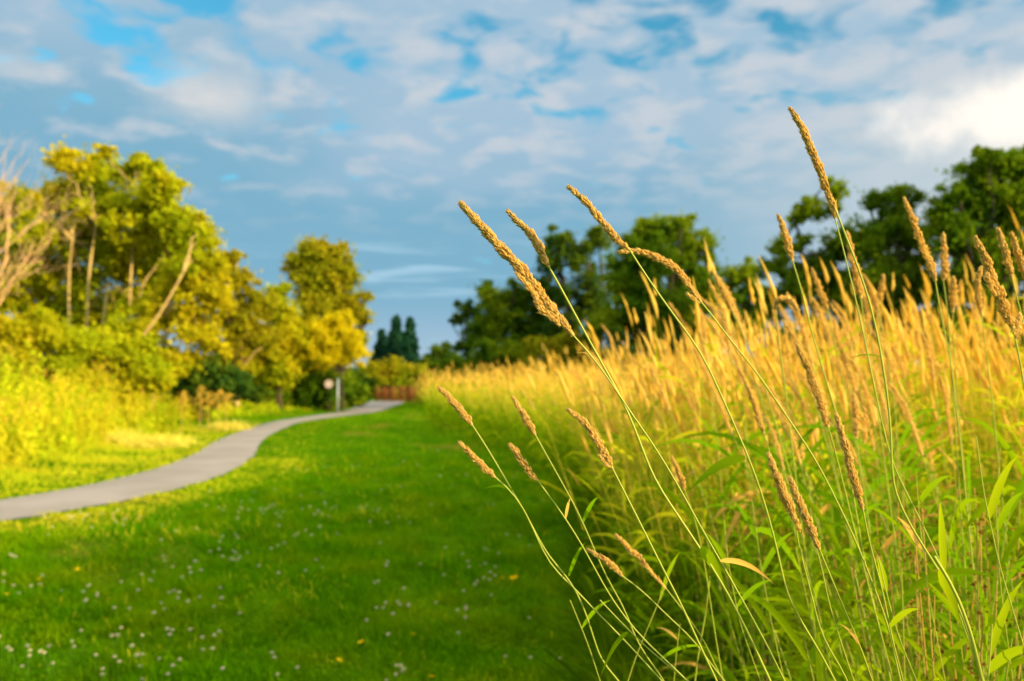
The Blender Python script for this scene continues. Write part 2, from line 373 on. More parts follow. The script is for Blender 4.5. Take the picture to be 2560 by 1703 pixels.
add_blades(mb, b_[~dry], dr[~dry], L[~dry], W[~dry]*1.3, dp[~dry], segs=2, mi=0)
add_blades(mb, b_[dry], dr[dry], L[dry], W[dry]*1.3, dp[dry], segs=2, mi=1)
# round clover leaves between the blades
x, y = scatter(60000, 3.4, 14, .6, 1.3); d = path_dist(x, y); k = (d > 1.5) & (x < edge_x(y)+.2) & (vnoise(x, y, 1.6, 5) > .42)
x, y, d = x[k], y[k], d[k]
V, F = leaf_quads(np.stack((x, y, gz(x, y, d)+rng.uniform(.02, .07, len(x))), -1), .016, 1.0, 1.6); mb.add(V, F, 0)
lawn = obj('lawn_grass', mb.build('lawn_grass', [M['lawn'], M['verge']])); tag(lawn, 'mown green lawn grass with clover between the path and the reeds', 'grass', kind='stuff')

# sunlit verge left of the path
mb = MB()
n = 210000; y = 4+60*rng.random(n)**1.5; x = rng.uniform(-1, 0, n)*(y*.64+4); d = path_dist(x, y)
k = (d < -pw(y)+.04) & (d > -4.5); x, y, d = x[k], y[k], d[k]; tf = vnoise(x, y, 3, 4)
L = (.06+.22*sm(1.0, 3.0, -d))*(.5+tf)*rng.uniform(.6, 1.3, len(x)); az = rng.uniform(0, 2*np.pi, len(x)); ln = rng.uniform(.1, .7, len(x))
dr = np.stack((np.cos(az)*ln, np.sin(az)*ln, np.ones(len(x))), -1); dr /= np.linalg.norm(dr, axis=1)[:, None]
g_ = rng.random(len(x)) < .38; fr = y > 26+3*vnoise(x, y, .5, 2)  # far blades take the lawn green: distant shade put into the colour
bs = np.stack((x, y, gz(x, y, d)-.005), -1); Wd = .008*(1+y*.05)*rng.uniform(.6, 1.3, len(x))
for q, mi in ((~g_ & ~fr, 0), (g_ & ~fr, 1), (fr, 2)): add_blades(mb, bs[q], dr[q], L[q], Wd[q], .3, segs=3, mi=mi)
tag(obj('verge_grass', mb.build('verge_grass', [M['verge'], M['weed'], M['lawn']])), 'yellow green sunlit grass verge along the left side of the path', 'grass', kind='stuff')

# ------------------------------------------------------------------ tall weeds on the bank left of the path
def weeds(n, test, hgt, seed_mat_prob):
    mb = MB(); y = 5+50*rng.random(n)**1.3; x = rng.uniform(-1, .1, n)*(y*.62+5); d = path_dist(x, y); k = test(x, y, d); x, y, d = x[k], y[k], d[k]
    N = len(x); z = gz(x, y, d); h = hgt*(.5+.5*sm(1.8, 4.5, -d))*(.6+.65*vnoise(x, y, .45, 9))*rng.uniform(.75, 1.2, N)*(.22+.78*sm(35, 27, y))
    lean = rng.normal(0, .12, (N, 2)); nl = 30
    t = rng.uniform(.05, 1, (N, nl)); r = .17*(1.15-t)*rng.uniform(.3, 1, (N, nl))*1.1+.02; a = rng.uniform(0, 2*np.pi, (N, nl))
    cx = x[:, None]+lean[:, :1]*h[:, None]*t+r*np.cos(a); cy_ = y[:, None]+lean[:, 1:]*h[:, None]*t+r*np.sin(a); cz = z[:, None]+h[:, None]*t
    sz = (.058*(1.2-.55*t)*(1+.012*y[:, None])).ravel()
    V, F = leaf_quads(np.stack((cx, cy_, cz), -1).reshape(-1, 3), sz, 2.6); mb.add(V, F, 0)
    dr = np.stack((lean[:, 0], lean[:, 1], np.ones(N)), -1); add_blades(mb, np.stack((x, y, z), -1), dr, h*1.03, .014, 0, segs=2, mi=0)
    for _q in range(5):
        a2 = rng.uniform(0, 6.28, N); l2 = rng.uniform(.05, .5, N); d3 = np.stack((np.cos(a2)*l2-.1, np.sin(a2)*l2, np.ones(N)), -1); d3 /= np.linalg.norm(d3, axis=1)[:, None]
        add_blades(mb, np.stack((x+rng.normal(0, .06, N), y+rng.normal(0, .06, N), z), -1), d3, h*rng.uniform(.6, 1.15, N), .010*(1+.02*y), rng.uniform(.05, .35, N), segs=4, mi=2 if _q < 3 else 0)
    q = rng.random(N) < seed_mat_prob(x, y, d); nt = 14; m_ = q.sum(); tt = rng.uniform(0, 1, (m_, nt))
    tx = (x+lean[:, 0]*h)[q][:, None]+rng.normal(0, .018, (m_, nt)); ty = (y+lean[:, 1]*h)[q][:, None]+rng.normal(0, .018, (m_, nt)); tz = (z+h*.92)[q][:, None]+.24*tt
    V, F = leaf_quads(np.stack((tx, ty, tz), -1).reshape(-1, 3), .026, 2.0); mb.add(V, F, 1)
    return mb
mb = weeds(11000, lambda x, y, d: (d < -2.6) & (d > -12), 1.5, lambda x, y, d: .10+.35*(vnoise(x, y, .5, 3) > .6))
tag(obj('bank_weeds', mb.build('bank_weeds', [M['weed'], M['weedtop'], M['verge']])), 'dense golden yellow weeds with orange tips covering the bank left of the path', 'weeds', kind='stuff')

# ------------------------------------------------------------------ reeds: the mass
def head_rings(N, top, axis, L, R, mb, mi, rings=7, sides=5):
    """N lumpy closed seed heads; top (N,3) base points, axis (N,3)"""
    t = np.linspace(0, 1, rings); pr = np.interp(t, [0, .12, .4, .75, 1], [.15, .9, 1, .6, .05])
    rr = R[:, None]*pr[None]*rng.uniform(.65, 1.3, (N, rings)); bend = np.stack((rng.normal(-.10, .08, N), rng.normal(0, .05, N), np.zeros(N)), -1)
    cen = top[:, None]+axis[:, None]*(L[:, None]*t)[:, :, None]+bend[:, None]*(L[:, None]*t**2)[:, :, None]
    a = np.linspace(0, 2*np.pi, sides, endpoint=False); ring = np.stack((np.cos(a), np.sin(a), np.zeros(sides)), -1)
    V = cen[:, :, None]+ring[None, None]*(rr[:, :, None]*rng.uniform(.7, 1.3, (N, rings, sides)))[..., None]
    V[..., 2] += rng.normal(0, .15, V.shape[:-1])*R[:, None, None]
    i = np.arange(rings-1)[:, None]*sides; j = np.arange(sides)[None]; k2 = (j+1) % sides
    f = np.stack((i+j, i+k2, i+sides+k2, i+sides+j), -1).reshape(-1, 4); o = (np.arange(N)*rings*sides)[:, None, None]
    mb.add(V.reshape(-1, 3), (f[None]+o).reshape(-1, 4), mi)
def reed_mass(x, y, hmean, mb, leaves=5, lw=.009, sw=.003, hd=1.0):
    N = len(x); z = gz(x, y); h = hmean*rng.normal(1, .115, N)*(1+.22*(vnoise(x, y, .8, 6)-.5))
    ln = np.stack((rng.normal(-.11, .13, N), rng.normal(0, .10, N)), -1)
    dr = np.stack((ln[:, 0], ln[:, 1], np.ones(N)), -1); dr /= np.linalg.norm(dr, axis=1)[:, None]
    base = np.stack((x, y, z), -1); top = base+dr*h[:, None]
    # stalks: crossed thin blades
    for q in range(2):
        add_blades(mb, base, dr, h*.62, sw*(1+y*.05), 0, segs=2, prof=(1, 1, .9), mi=4)  # dark undergrowth colour on lower stalks: shade in the gaps put into colour
        add_blades(mb, base+dr*(h*.6)[:, None], dr, h*.41, sw*(1+y*.05), 0, segs=2, prof=(1, 1, .8), mi=0)
    head_rings(N, top-dr*.01, dr, rng.uniform(.07, .19, N)*hd, rng.uniform(.0045, .0080, N)*(1+y*.03)*hd, mb, 1)
    for q in range(leaves):
        t = rng.uniform(*((.5, .92) if q % 3 == 2 else (.08, .72)), N)*h; az = rng.uniform(0, 2*np.pi, N); el = rng.uniform(.5, 1.4, N)
        d2 = np.stack((np.cos(az), np.sin(az), el), -1); d2 /= np.linalg.norm(d2, axis=1)[:, None]
        add_blades(mb, base+dr*t[:, None], d2, rng.uniform(.16, .34, N), lw*(1+y*.04)*rng.uniform(.7, 1.3, N), rng.uniform(.2, .8, N), segs=4, mi=3 if q % 3 == 2 else 2)
M['goldleaf'] = plant('golden_reed_leaf', (.36, .46, .006), (.62, .56, .015), tr=.40, trc=(.95, .82, .01))
RM = [M['stalkfar'], M['headfar'], M['rleaf'], M['goldleaf'], M['under']]
mb = MB()
def reed_pts(n, y0, y1, right, power):
    y = y0+(y1-y0)*rng.random(n)**power; ex = edge_x(y); xr = y*.62+right
    x = ex+rng.random(n)**1.25*(xr-ex); k = rng.random(n) < .55+.45*(vnoise(x, y, 1.5, 8)); 
    return x[k]+rng.normal(0, .12, k.sum()), y[k]
def keep(x, y): k = x > edge_x(y)-.35; return x[k], y[k]
x, y = reed_pts(5200, 2.9, 9, 2.5, 1.0); x, y = keep(x, y); reed_mass(x, y, 1.38, mb, leaves=7, lw=.012)
x, y = reed_pts(8500, 9, 30, 4, 1.15); x, y = keep(x, y); reed_mass(x, y, 1.45, mb, leaves=5, lw=.013)
x, y = reed_pts(2600, 30, 60, 3, 1.0); x, y = keep(x, y); reed_mass(x, y, 1.5, mb, leaves=2, lw=.012)
# reeds beside and behind the camera, on the right: they shade the lawn
n = 5200; y = rng.uniform(-12, 3, n); x = edge_x(y)+1.15+rng.random(n)*5.5+np.clip(y, 0, 3)*.60; q = x-edge_x(y) < 1.9
reed_mass(x[q], y[q], 1.18, mb, leaves=6, lw=.013); reed_mass(x[~q], y[~q], 1.5, mb, leaves=5)
tag(obj('reed_bed', mb.build('reed_bed', RM)), 'dense bed of tall golden reed grass filling the right side', 'reeds', kind='stuff')
# long leafy undergrowth at the foot of the reeds
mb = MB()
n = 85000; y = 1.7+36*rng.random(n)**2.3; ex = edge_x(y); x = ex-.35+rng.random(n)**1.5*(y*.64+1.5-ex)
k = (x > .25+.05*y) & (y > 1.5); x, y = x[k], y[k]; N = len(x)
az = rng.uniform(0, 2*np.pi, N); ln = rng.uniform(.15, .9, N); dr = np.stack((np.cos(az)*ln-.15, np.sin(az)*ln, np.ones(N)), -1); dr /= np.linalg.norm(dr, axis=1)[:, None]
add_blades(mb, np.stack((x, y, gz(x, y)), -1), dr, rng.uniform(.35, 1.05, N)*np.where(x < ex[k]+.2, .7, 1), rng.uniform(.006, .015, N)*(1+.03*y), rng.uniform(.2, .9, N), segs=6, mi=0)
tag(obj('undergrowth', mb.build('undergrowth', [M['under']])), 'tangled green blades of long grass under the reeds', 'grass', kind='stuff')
exec_parts = True
# ------------------------------------------------------------------ reeds: individual plants
def spikelets(mb, line, R, n, length=.0048, wid=.0015, lobes=6, seed=None, mi=0):
    """a panicle: n pointed spikelets packed round a curved line (base first)"""
    line = np.asarray(line, float); m = len(line); seg = np.linalg.norm(np.diff(line, axis=0), axis=1).sum()
    u = rng.random(n)**.92; k = np.clip((u*(m-1)).astype(int), 0, m-2); f = (u*(m-1)-k)[:, None]
    c = line[k]*(1-f)+line[k+1]*f; T = line[k+1]-line[k]; T /= np.linalg.norm(T, axis=1)[:, None]
    ph = rng.uniform(0, 6.28, 2)
    pr = np.interp(u, [0, .05, .18, .45, .75, .93, 1], [.25, .55, .95, 1, .72, .42, .12])*(1+.22*np.sin(u*lobes*6.28+ph[0])+.10*np.sin(u*lobes*15+ph[1]))
    a = rng.uniform(0, 2*np.pi, n); up = np.array((0, 1., 0)); A = np.cross(T, up); A /= np.linalg.norm(A, axis=1)[:, None]; B = np.cross(T, A)
    # lopsided knots, as in a real panicle
    pr = pr*(1+.18*np.sin(a+u*17+ph[0]))
    O = np.cos(a)[:, None]*A+np.sin(a)[:, None]*B
    rr = (R*pr*rng.uniform(.15, 1, n)**.5)[:, None]
    pos = c+O*rr*.85; d = T+O*rng.uniform(.05, .42, n)[:, None]+rng.normal(0, .09, (n, 3)); d /= np.linalg.norm(d, axis=1)[:, None]
    s = np.cross(d, O+1e-3); s /= np.linalg.norm(s, axis=1)[:, None]; q = np.cross(d, s)
    Ls = (length*rng.uniform(.75, 1.25, n))[:, None]; ws = wid*rng.uniform(.75, 1.3, n)[:, None]*.5
    mid_ = pos+d*Ls*.38
    V = np.stack((pos-d*Ls*.1, mid_+s*ws, mid_+q*ws, mid_-s*ws, mid_-q*ws, pos+d*Ls), 1)
    f_ = np.array([[0, 2, 1], [0, 3, 2], [0, 4, 3], [0, 1, 4], [5, 1, 2], [5, 2, 3], [5, 3, 4], [5, 4, 1]])
    mb.add(V.reshape(-1, 3), (f_[None]+(np.arange(n)*6)[:, None, None]).reshape(-1, 3), mi)
def panicle_mesh(line, R, n, extra=(), **kw):
    mb = MB(); line = smooth_line(line, 24)
    V, F = tube(line, np.linspace(R*.45, R*.12, 24), 5); mb.add(V, F, 0)
    spikelets(mb, line, R, int(n*1.5), **kw)
    for ex in extra:   # side branches: (line, R, n)
        l2 = smooth_line(ex[0], 12); V, F = tube(l2, ex[1]*.4, 4); mb.add(V, F, 0); spikelets(mb, l2, ex[1], ex[2], lobes=3, **{k_: v_ for k_, v_ in kw.items() if k_ in ('length', 'wid')})
    return mb.build('seed_head', [M['head']])
def blade_part(base, tip, w, sag=.12, mat='rleaf', n=10, twist=.5):
    """one pointed leaf with a folded midrib from base to tip (local points)"""
    base = np.asarray(base, float); tip = np.asarray(tip, float); t = np.linspace(0, 1, n)[:, None]; L = np.linalg.norm(tip-base)
    cen = base+(tip-base)*t; cen[:, 2] += (4*sag*L*(t*(1-t)))[:, 0]
    T_ = np.gradient(cen, axis=0); v = np.array((0, -1., .35)); s_ = np.cross(T_, v); s_ /= np.linalg.norm(s_, axis=1)[:, None]
    nn = np.cross(T_, s_); nn /= np.linalg.norm(nn, axis=1)[:, None]; ang = (t*twist)
    s_ = s_*np.cos(ang)+nn*np.sin(ang)
    pr = np.interp(t[:, 0], [0, .08, .3, .6, 1], [.35, .75, 1, .75, .02])[:, None]*w*.5
    V = np.concatenate((cen-s_*pr, cen+nn*pr*.25, cen+s_*pr)); i = np.arange(n-1)
    F = np.concatenate((np.stack((i, i+1, i+n+1, i+n), -1), np.stack((i+n, i+n+1, i+2*n+1, i+2*n), -1)))
    return mesh('leaf', V, F, [M[mat]], smooth=True)
PX = 853.33
def stalk_mesh(line, r0, r1, nodes=(), n=60):
    """tapered round stalk; nodes = fractions where a joint and a coloured sheath sit"""
    line = kinked_line(line, n) if n >= 60 else smooth_line(line, n); u = np.linspace(0, 1, n); r = np.interp(u, [0, 1], [r0, r1])*.84
    mi = np.zeros(n-1, int)
    for f_ in nodes:
        r = r+r*.55*np.exp(-((u-f_)/.006)**2)+r*.22*((u < f_) & (u > f_-.16))
        mi[(u[:-1] < f_+.012) & (u[:-1] > f_-.10)] = 1
    V, F = tube(line, r, 7); midx = np.repeat(mi, 7)
    return mesh('stalk', V, F, [M['stalk'], M['sheath']], midx, smooth=True), line
def hero(label, head, stem, Y0, Y1=None, R=.006, n=420, extra=(), leaves=(), nodes=(), r=.0014, extra_root=None, length=.0048, wid=.0015, lobes=6, group='reed stems in sharp focus in front of the bed'):
    """head, stem: photo points, head tip first, stem going down. Y0 distance at the tip, Y1 at the lowest traced point"""
    Y1 = Y1 or Y0*1.03
    pts = list(head)+list(stem); m = len(pts); W = [P(a, b, Y0+(Y1-Y0)*i_/(m-1)) for i_, (a, b) in enumerate(pts)]
    last = W[-1]; dv = W[-1]-W[-3 if m > 2 else -2]; dv /= np.linalg.norm(dv)
    z = last[2]; root = last.copy()
    if dv[2] > -.3: dv[2] = -.3; dv /= np.linalg.norm(dv)
    run = z/-dv[2]; mid_ = last+dv*run*.45; root = last+dv*run*.45+np.array((dv[0]*.25, dv[1]*.1, 0))*run*.5; root[2] = float(gz(root[0], root[1]))
    low_ = [mid_, root]
    org = root.copy(); e = thing('reed_grass', label, 'reed grass', tuple(org), group)
    hl = [p-org for p in W[:len(head)]][::-1]; R = R*.80; n = int(n*1.25); length = length*1.3; wid = wid*.85
    obj('seed_head', panicle_mesh(hl, R, n, [([P(a, b, Y0)-org for a, b in ln_][::-1], r_, n_) for ln_, r_, n_ in extra], length=length, wid=wid, lobes=lobes), e)
    sl_ = [p-org for p in W[len(head)-1:]]+[p-org for p in low_]
    st_, line = stalk_mesh(sl_[::-1], r*1.35, r*.8, nodes, 90); obj('stalk', st_, e)
    for (b0, b1, wd, mat_) in leaves:
        # base sits on the traced stem
        ys_ = Y0+(Y1-Y0)*.6; obj('leaf', blade_part(P(*b0, ys_)-org, P(*b1, ys_*1.02)-org, wd, mat=mat_), e)
    return e
hero('thick fluffy golden reed head leaning left against the sky, sharpest in the photo',
     [(1157, 513), (1190, 552), (1235, 600), (1290, 660), (1345, 728), (1390, 785), (1433, 838)],
     [(1450, 855), (1512, 931), (1567, 1018), (1637, 1116), (1702, 1225), (1757, 1328), (1801, 1402), (1869, 1524), (1923, 1622), (1956, 1693)], .84, .92, R=.0066, n=1900,
     extra=[([(1292, 686), (1312, 706), (1335, 735), (1360, 770)], .0028, 130), ([(1340, 755), (1358, 778), (1385, 795), (1400, 815)], .0032, 170)],
     leaves=[((1801, 1402), (1936, 1462), .006, 'rleafdry')], nodes=(.33,), r=.0013, length=.0046, wid=.0014, lobes=8)
hero('slender pale reed head just right of the thick sharp one, green stem crossing it',
     [(1274, 533), (1303, 562), (1334, 594), (1352, 629), (1372, 667)],
     [(1392, 701), (1428, 768), (1464, 835), (1512, 921), (1561, 1008), (1594, 1089), (1634, 1198), (1692, 1285), (1751, 1372), (1806, 1459), (1869, 1579), (1923, 1698)], 1.0, 1.05, R=.0058, n=620,
     leaves=[((1504, 906), (1438, 882), .003, 'rleafdry'), ((1751, 1372), (1815, 1480), .014, 'rleaf')], nodes=(.52,), r=.0019, lobes=4)
hero('long thin reed head leaning left whose base touches a drooping head',
     [(1426, 471), (1459, 500), (1491, 536), (1522, 576), (1549, 605), (1573, 623)],
     [(1593, 656), (1638, 723), (1683, 786), (1727, 844), (1760, 893), (1814, 1013), (1869, 1138), (1896, 1209), (1923, 1296), (1945, 1383), (1967, 1492), (2005, 1557), (2065, 1655), (2086, 1702)], .95, 1.05, R=.0048, n=620,
     leaves=[((1863, 1144), (1719, 1233), .012, 'rleaf')], nodes=(.30, .55), r=.0016)
hero('arched drooping reed head bending left over its own stem',
     [(1553, 630), (1580, 627), (1616, 634), (1656, 650), (1692, 674), (1723, 714), (1752, 754)],
     [(1776, 781), (1814, 836), (1876, 911), (1896, 937), (1978, 1057), (2043, 1155), (2097, 1263), (2141, 1356), (2184, 1464), (2222, 1568), (2249, 1698)], 1.0, 1.1, R=.0052, n=640,
     extra=[([(1722, 738), (1735, 747), (1750, 758)], .002, 40)], r=.0015, nodes=(.4,))
hero('tallest reed, long narrow head rising highest against the sky',
     [(1979, 277), (2001, 312), (2019, 353), (2037, 393), (2054, 438), (2068, 478), (2090, 528)],
     [(2104, 562), (2126, 621), (2153, 688), (2179, 772), (2197, 853), (2217, 975), (2228, 1084), (2230, 1220), (2277, 1318), (2347, 1426), (2402, 1524), (2456, 1698)], 1.0, 1.08, R=.0056, n=950,
     leaves=[((2347, 1426), (2400, 1560), .016, 'rleaf')], nodes=(.40, .28), r=.0018)
hero('thin stem with a small head hidden behind the tallest reed',
     [(2078, 500), (2084, 520), (2088, 548)],
     [(2108, 621), (2135, 732), (2157, 826), (2195, 1013), (2228, 1154), (2249, 1198), (2304, 1307), (2358, 1421), (2420, 1600)], 1.12, 1.15, R=.0042, n=160, r=.0013,
     leaves=[((2204, 893), (2120, 900), .003, 'rleaf')])
hero('small pointed reed head standing alone left of the tallest reed',
     [(1947, 542), (1961, 580), (1972, 616), (1981, 652)], [(1992, 687), (2010, 746), (2019, 795), (2050, 900), (2110, 1100), (2160, 1400)], 1.35, 1.4, R=.0075, n=360, r=.0018, wid=.002)
GL = 'reed stems leaning left over the shaded lawn'
hero('leftmost reed over the lawn, pale curved head', [(1102, 972), (1131, 1002), (1159, 1035), (1180, 1062)],
     [(1213, 1111), (1251, 1176), (1289, 1241), (1327, 1307), (1360, 1375), (1387, 1410), (1420, 1443), (1452, 1497), (1485, 1595), (1501, 1655), (1550, 1702)], 1.15, 1.2, R=.0062, n=420, r=.0014, nodes=(.55,), group=GL)
hero('straight pale reed head below the leftmost one, yellow leaf under it', [(1153, 1111), (1186, 1144), (1213, 1171), (1238, 1193)],
     [(1278, 1225), (1306, 1263), (1338, 1334), (1376, 1418), (1431, 1464), (1485, 1524), (1567, 1606), (1654, 1702)], 1.05, 1.12, R=.0045, n=360,
     leaves=[((1281, 1225), (1208, 1224), .005, 'rleaf'), ((1422, 1440), (1463, 1357), .005, 'rleaf')], r=.0013, nodes=(.62, .45), group=GL)
hero('upright slender reed head third from the left over the lawn', [(1284, 997), (1311, 1040), (1325, 1065), (1338, 1087)],
     [(1376, 1155), (1425, 1242), (1458, 1307), (1485, 1372), (1518, 1448), (1561, 1519), (1594, 1611), (1660, 1700)], 1.15, 1.2, R=.0055, n=380,
     leaves=[((1458, 1305), (1496, 1242), .006, 'rleaf')], r=.0013, nodes=(.52,), group=GL)
hero('small bent reed head below the upright slender one', [(1278, 1116), (1292, 1132), (1306, 1155), (1325, 1182), (1344, 1201)],
     [(1382, 1252), (1414, 1296), (1458, 1367), (1501, 1448), (1539, 1513), (1600, 1590), (1719, 1702)], 1.05, 1.1, R=.0048, n=340,
     leaves=[((1414, 1296), (1426, 1246), .004, 'rleafdry')], r=.0013, nodes=(.5,), group=GL)
hero('curved reed head with a split base in the middle of the lawn side group', [(1425, 1027), (1458, 1054), (1485, 1089), (1500, 1118), (1518, 1145), (1531, 1171)],
     [(1567, 1242), (1616, 1339), (1659, 1426), (1702, 1508), (1746, 1606), (1790, 1698)], 1.0, 1.05, R=.0055, n=560, extra=[([(1502, 1143), (1512, 1158), (1526, 1168)], .0022, 50)], r=.0017, group=GL)
hero('low short reed head near the bottom middle, leaning far left', [(1474, 1377), (1512, 1399), (1535, 1418), (1556, 1440)], [(1605, 1475), (1664, 1535), (1730, 1595), (1800, 1690)], 1.1, 1.15, R=.0045, n=300, r=.0012, group=GL)
hero('low knobbly brownish reed head right of the low short one', [(1542, 1339), (1560, 1358), (1577, 1377), (1597, 1392), (1616, 1416), (1664, 1470)], [(1703, 1519), (1760, 1600), (1800, 1690)], 1.2, 1.25, R=.0048, n=360, r=.0012, lobes=7, group=GL)
hero('short orange reed head beside the long green leaf', [(1681, 1146), (1697, 1182), (1706, 1205), (1711, 1225)], [(1725, 1260), (1741, 1312), (1760, 1400), (1790, 1600)], 1.35, 1.4, R=.0052, n=320, r=.0013, group=GL)
GR = 'reed heads hanging in front of the leafy right side'
hero('reed head in sharp focus in the lower right, left one of a touching pair', [(1923, 1141), (1945, 1198), (1967, 1252), (1988, 1301)], [(1994, 1356), (2016, 1437), (2054, 1590), (2113, 1687)], 1.02, 1.06, R=.0068, n=760, extra=[([(1990, 1300), (1996, 1315), (2000, 1330)], .003, 50)], r=.0013, group=GR)
hero('reed head in sharp focus in the lower right, right one of a touching pair', [(1978, 1203), (1999, 1258), (2021, 1307), (2048, 1372)], [(2086, 1464), (2130, 1568), (2149, 1611), (2179, 1698)], .95, 1.0, R=.0056, n=760, leaves=[((2149, 1611), (2100, 1560), .004, 'rleafdry')], r=.0013, group=GR)
hero('long narrow reed head above and right of the touching pair', [(2092, 1043), (2113, 1116), (2135, 1198), (2157, 1274)], [(2173, 1356), (2206, 1475), (2233, 1611), (2255, 1690)], 1.0, 1.05, R=.0058, n=820, leaves=[((2225, 1567), (2300, 1523), .008, 'rleaf')], r=.0015, nodes=(.5,), group=GR)
hero('long reed head hanging below the arched one, upper right of the leafy part', [(1994, 866), (2021, 926), (2048, 997), (2070, 1068)], [(2086, 1120), (2130, 1300), (2180, 1500), (2230, 1690)], 1.25, 1.3, R=.0075, n=620, r=.0015, wid=.0018, group=GR)
hero('thin soft reed head left of the long hanging one', [(1850, 926), (1880, 991), (1895, 1040), (1910, 1084)], [(1930, 1150), (1975, 1290), (2040, 1500), (2080, 1690)], 1.5, 1.55, R=.0062, n=420, r=.0016, wid=.0018, group=GR)
hero('wide blurred reed head lying along a pale yellow stem', [(1735, 870), (1765, 930), (1800, 1010), (1830, 1085)], [(1880, 1190), (1930, 1330), (1980, 1500), (2040, 1690)], 2.0, 2.1, R=.011, n=420, r=.0012, group=GR)
hero('pair of rosy reed heads deep among the leaves', [(2135, 991), (2140, 1040), (2141, 1095)], [(2150, 1160), (2170, 1300), (2190, 1500)], 1.7, 1.7, R=.009, n=300, r=.0016, wid=.0022, extra=[([(2160, 1020), (2163, 1060), (2160, 1110)], .006, 160)], group=GR)
GT = 'taller reed heads standing above the right of the bed'
for (lb, hd, st, yd, R_) in (
    ('long straight reed head leaning left before the dark right tree', [(2262, 500), (2282, 549), (2304, 607), (2327, 665), (2338, 701)], [(2354, 799), (2376, 897), (2400, 1100), (2430, 1400)], 1.4, .0085),
    ('upright reed head with a knobbly base right of the long straight one', [(2358, 587), (2360, 629), (2362, 670), (2358, 700)], [(2367, 763), (2375, 860), (2390, 1100), (2410, 1400)], 1.7, .0095),
    ('biggest broad reed head at the right, with ragged side branches', [(2441, 598), (2465, 652), (2487, 714), (2510, 768), (2532, 821)], [(2550, 900), (2580, 1100), (2620, 1400)], 1.15, .0095),
    ('brownish thin reed head near the right edge', [(2496, 576), (2514, 634), (2530, 696)], [(2541, 741), (2559, 808), (2600, 1000), (2640, 1400)], 1.3, .0065),
    ('pale reed head cut by the right edge of the photo', [(2530, 587), (2545, 634), (2560, 674), (2575, 720)], [(2595, 800), (2640, 1000), (2690, 1400)], 1.3, .0075),
    ('long reed head half hidden by the stem of the tallest reed', [(2119, 583), (2130, 638), (2144, 696), (2152, 745)], [(2165, 850), (2190, 1000), (2230, 1300)], 1.6, .010),
    ('blurred reed head right of the small pointed one', [(2030, 674), (2050, 728), (2068, 772)], [(2085, 850), (2120, 1000), (2170, 1300)], 2.0, .011),
    ('blurred reed head in front of the middle trees, leaning left', [(1790, 694), (1808, 730), (1831, 777)], [(1860, 840), (1910, 960), (1980, 1200)], 1.8, .009),
    ('reed head bent over in a small arch above the golden bed', [(1992, 772), (1980, 755), (1962, 747), (1944, 752), (1938, 775)], [(1944, 830), (1960, 950), (1990, 1200)], 1.6, .007),
    ('short fat reed head rising from the middle of the bed', [(2208, 690), (2204, 720), (2196, 760)], [(2200, 850), (2215, 1000), (2240, 1300)], 2.2, .011),
    ('reed head leaning left behind the arched one', [(2160, 690), (2178, 730), (2195, 775)], [(2210, 850), (2235, 1000), (2260, 1300)], 2.1, .010),
    ('blurred reed head low at the right edge with a hooked top', [(2452, 672), (2444, 700), (2446, 740), (2455, 790)], [(2462, 860), (2480, 1000), (2510, 1300)], 1.6, .008),
    ('upright reed head between the knobbly one and the big broad one', [(2383, 695), (2384, 730), (2381, 780)], [(2384, 860), (2395, 1000), (2420, 1300)], 2.0, .012)):
    big = 'biggest' in lb
    hero(lb, hd, st, yd, yd*1.03, R=R_, n=900 if big else 420, r=.0017, wid=.0022 if not big else .0018,
         extra=[([(2468, 690), (2474, 708), (2490, 740)], .004, 90), ([(2548, 790), (2546, 815), (2538, 850)], .005, 110)] if big else (), group=GT)
# extra slanting foreground stems without heads in the frame
GS = 'bare reed stalks crossing the lower right'
def bare(label, pts, Yd, r=.0015, nodes=(), leaves=(), dry=False):
    W = [P(a, b, Yd) for a, b in pts]; dv = W[-1]-W[-2]; dv /= np.linalg.norm(dv); dv[2] = min(dv[2], -.4)
    root = W[-1]+dv*(W[-1][2]/-dv[2]); root[2] = float(gz(root[0], root[1])); e = thing('bare_reed', label, 'reed', tuple(root), GS)
    st_, _ = stalk_mesh(([p-root for p in W]+[np.zeros(3)])[::-1], r*1.3, r*.6, nodes, 70); obj('stalk', st_, e)
    for (b0, b1, wd, mat_) in leaves: obj('leaf', blade_part(P(*b0, Yd)-root, P(*b1, Yd*1.03)-root, wd, mat=mat_), e)
bare('yellow stalk leaning left from the bottom right corner area', [(2440, 1090), (2460, 1240), (2500, 1420), (2560, 1620)], 1.1, leaves=[((2470, 1300), (2545, 1140), .012, 'rleaf')])
bare('thin tan stalk along the pair of heads, orange at its joint', [(2010, 1260), (2050, 1400), (2075, 1520), (2130, 1690)], 1.15, nodes=(.5,))
bare('broad sheathed green stalk near the bottom right', [(2335, 1390), (2390, 1480), (2430, 1590), (2455, 1700)], .95, r=.0035, leaves=[((2360, 1430), (2350, 1250), .010, 'rleaf')])
bare('orange stalk standing behind the low knobbly head', [(1775, 1440), (1765, 1530), (1745, 1640), (1738, 1700)], 1.5, r=.002, nodes=(.4, .6, .8))
bare('green stalk leaning over the bottom middle with a grey green leaf', [(1500, 1500), (1570, 1575), (1650, 1650), (1720, 1702)], 1.1, leaves=[((1570, 1580), (1500, 1695), .006, 'rleaf'), ((1650, 1650), (1770, 1620), .005, 'rleaf')])
bare('upright yellow leafy stalk right of the long narrow head', [(2195, 1390), (2215, 1480), (2245, 1590), (2290, 1700)], 1.05, leaves=[((2215, 1480), (2192, 1385), .010, 'rleaf')])
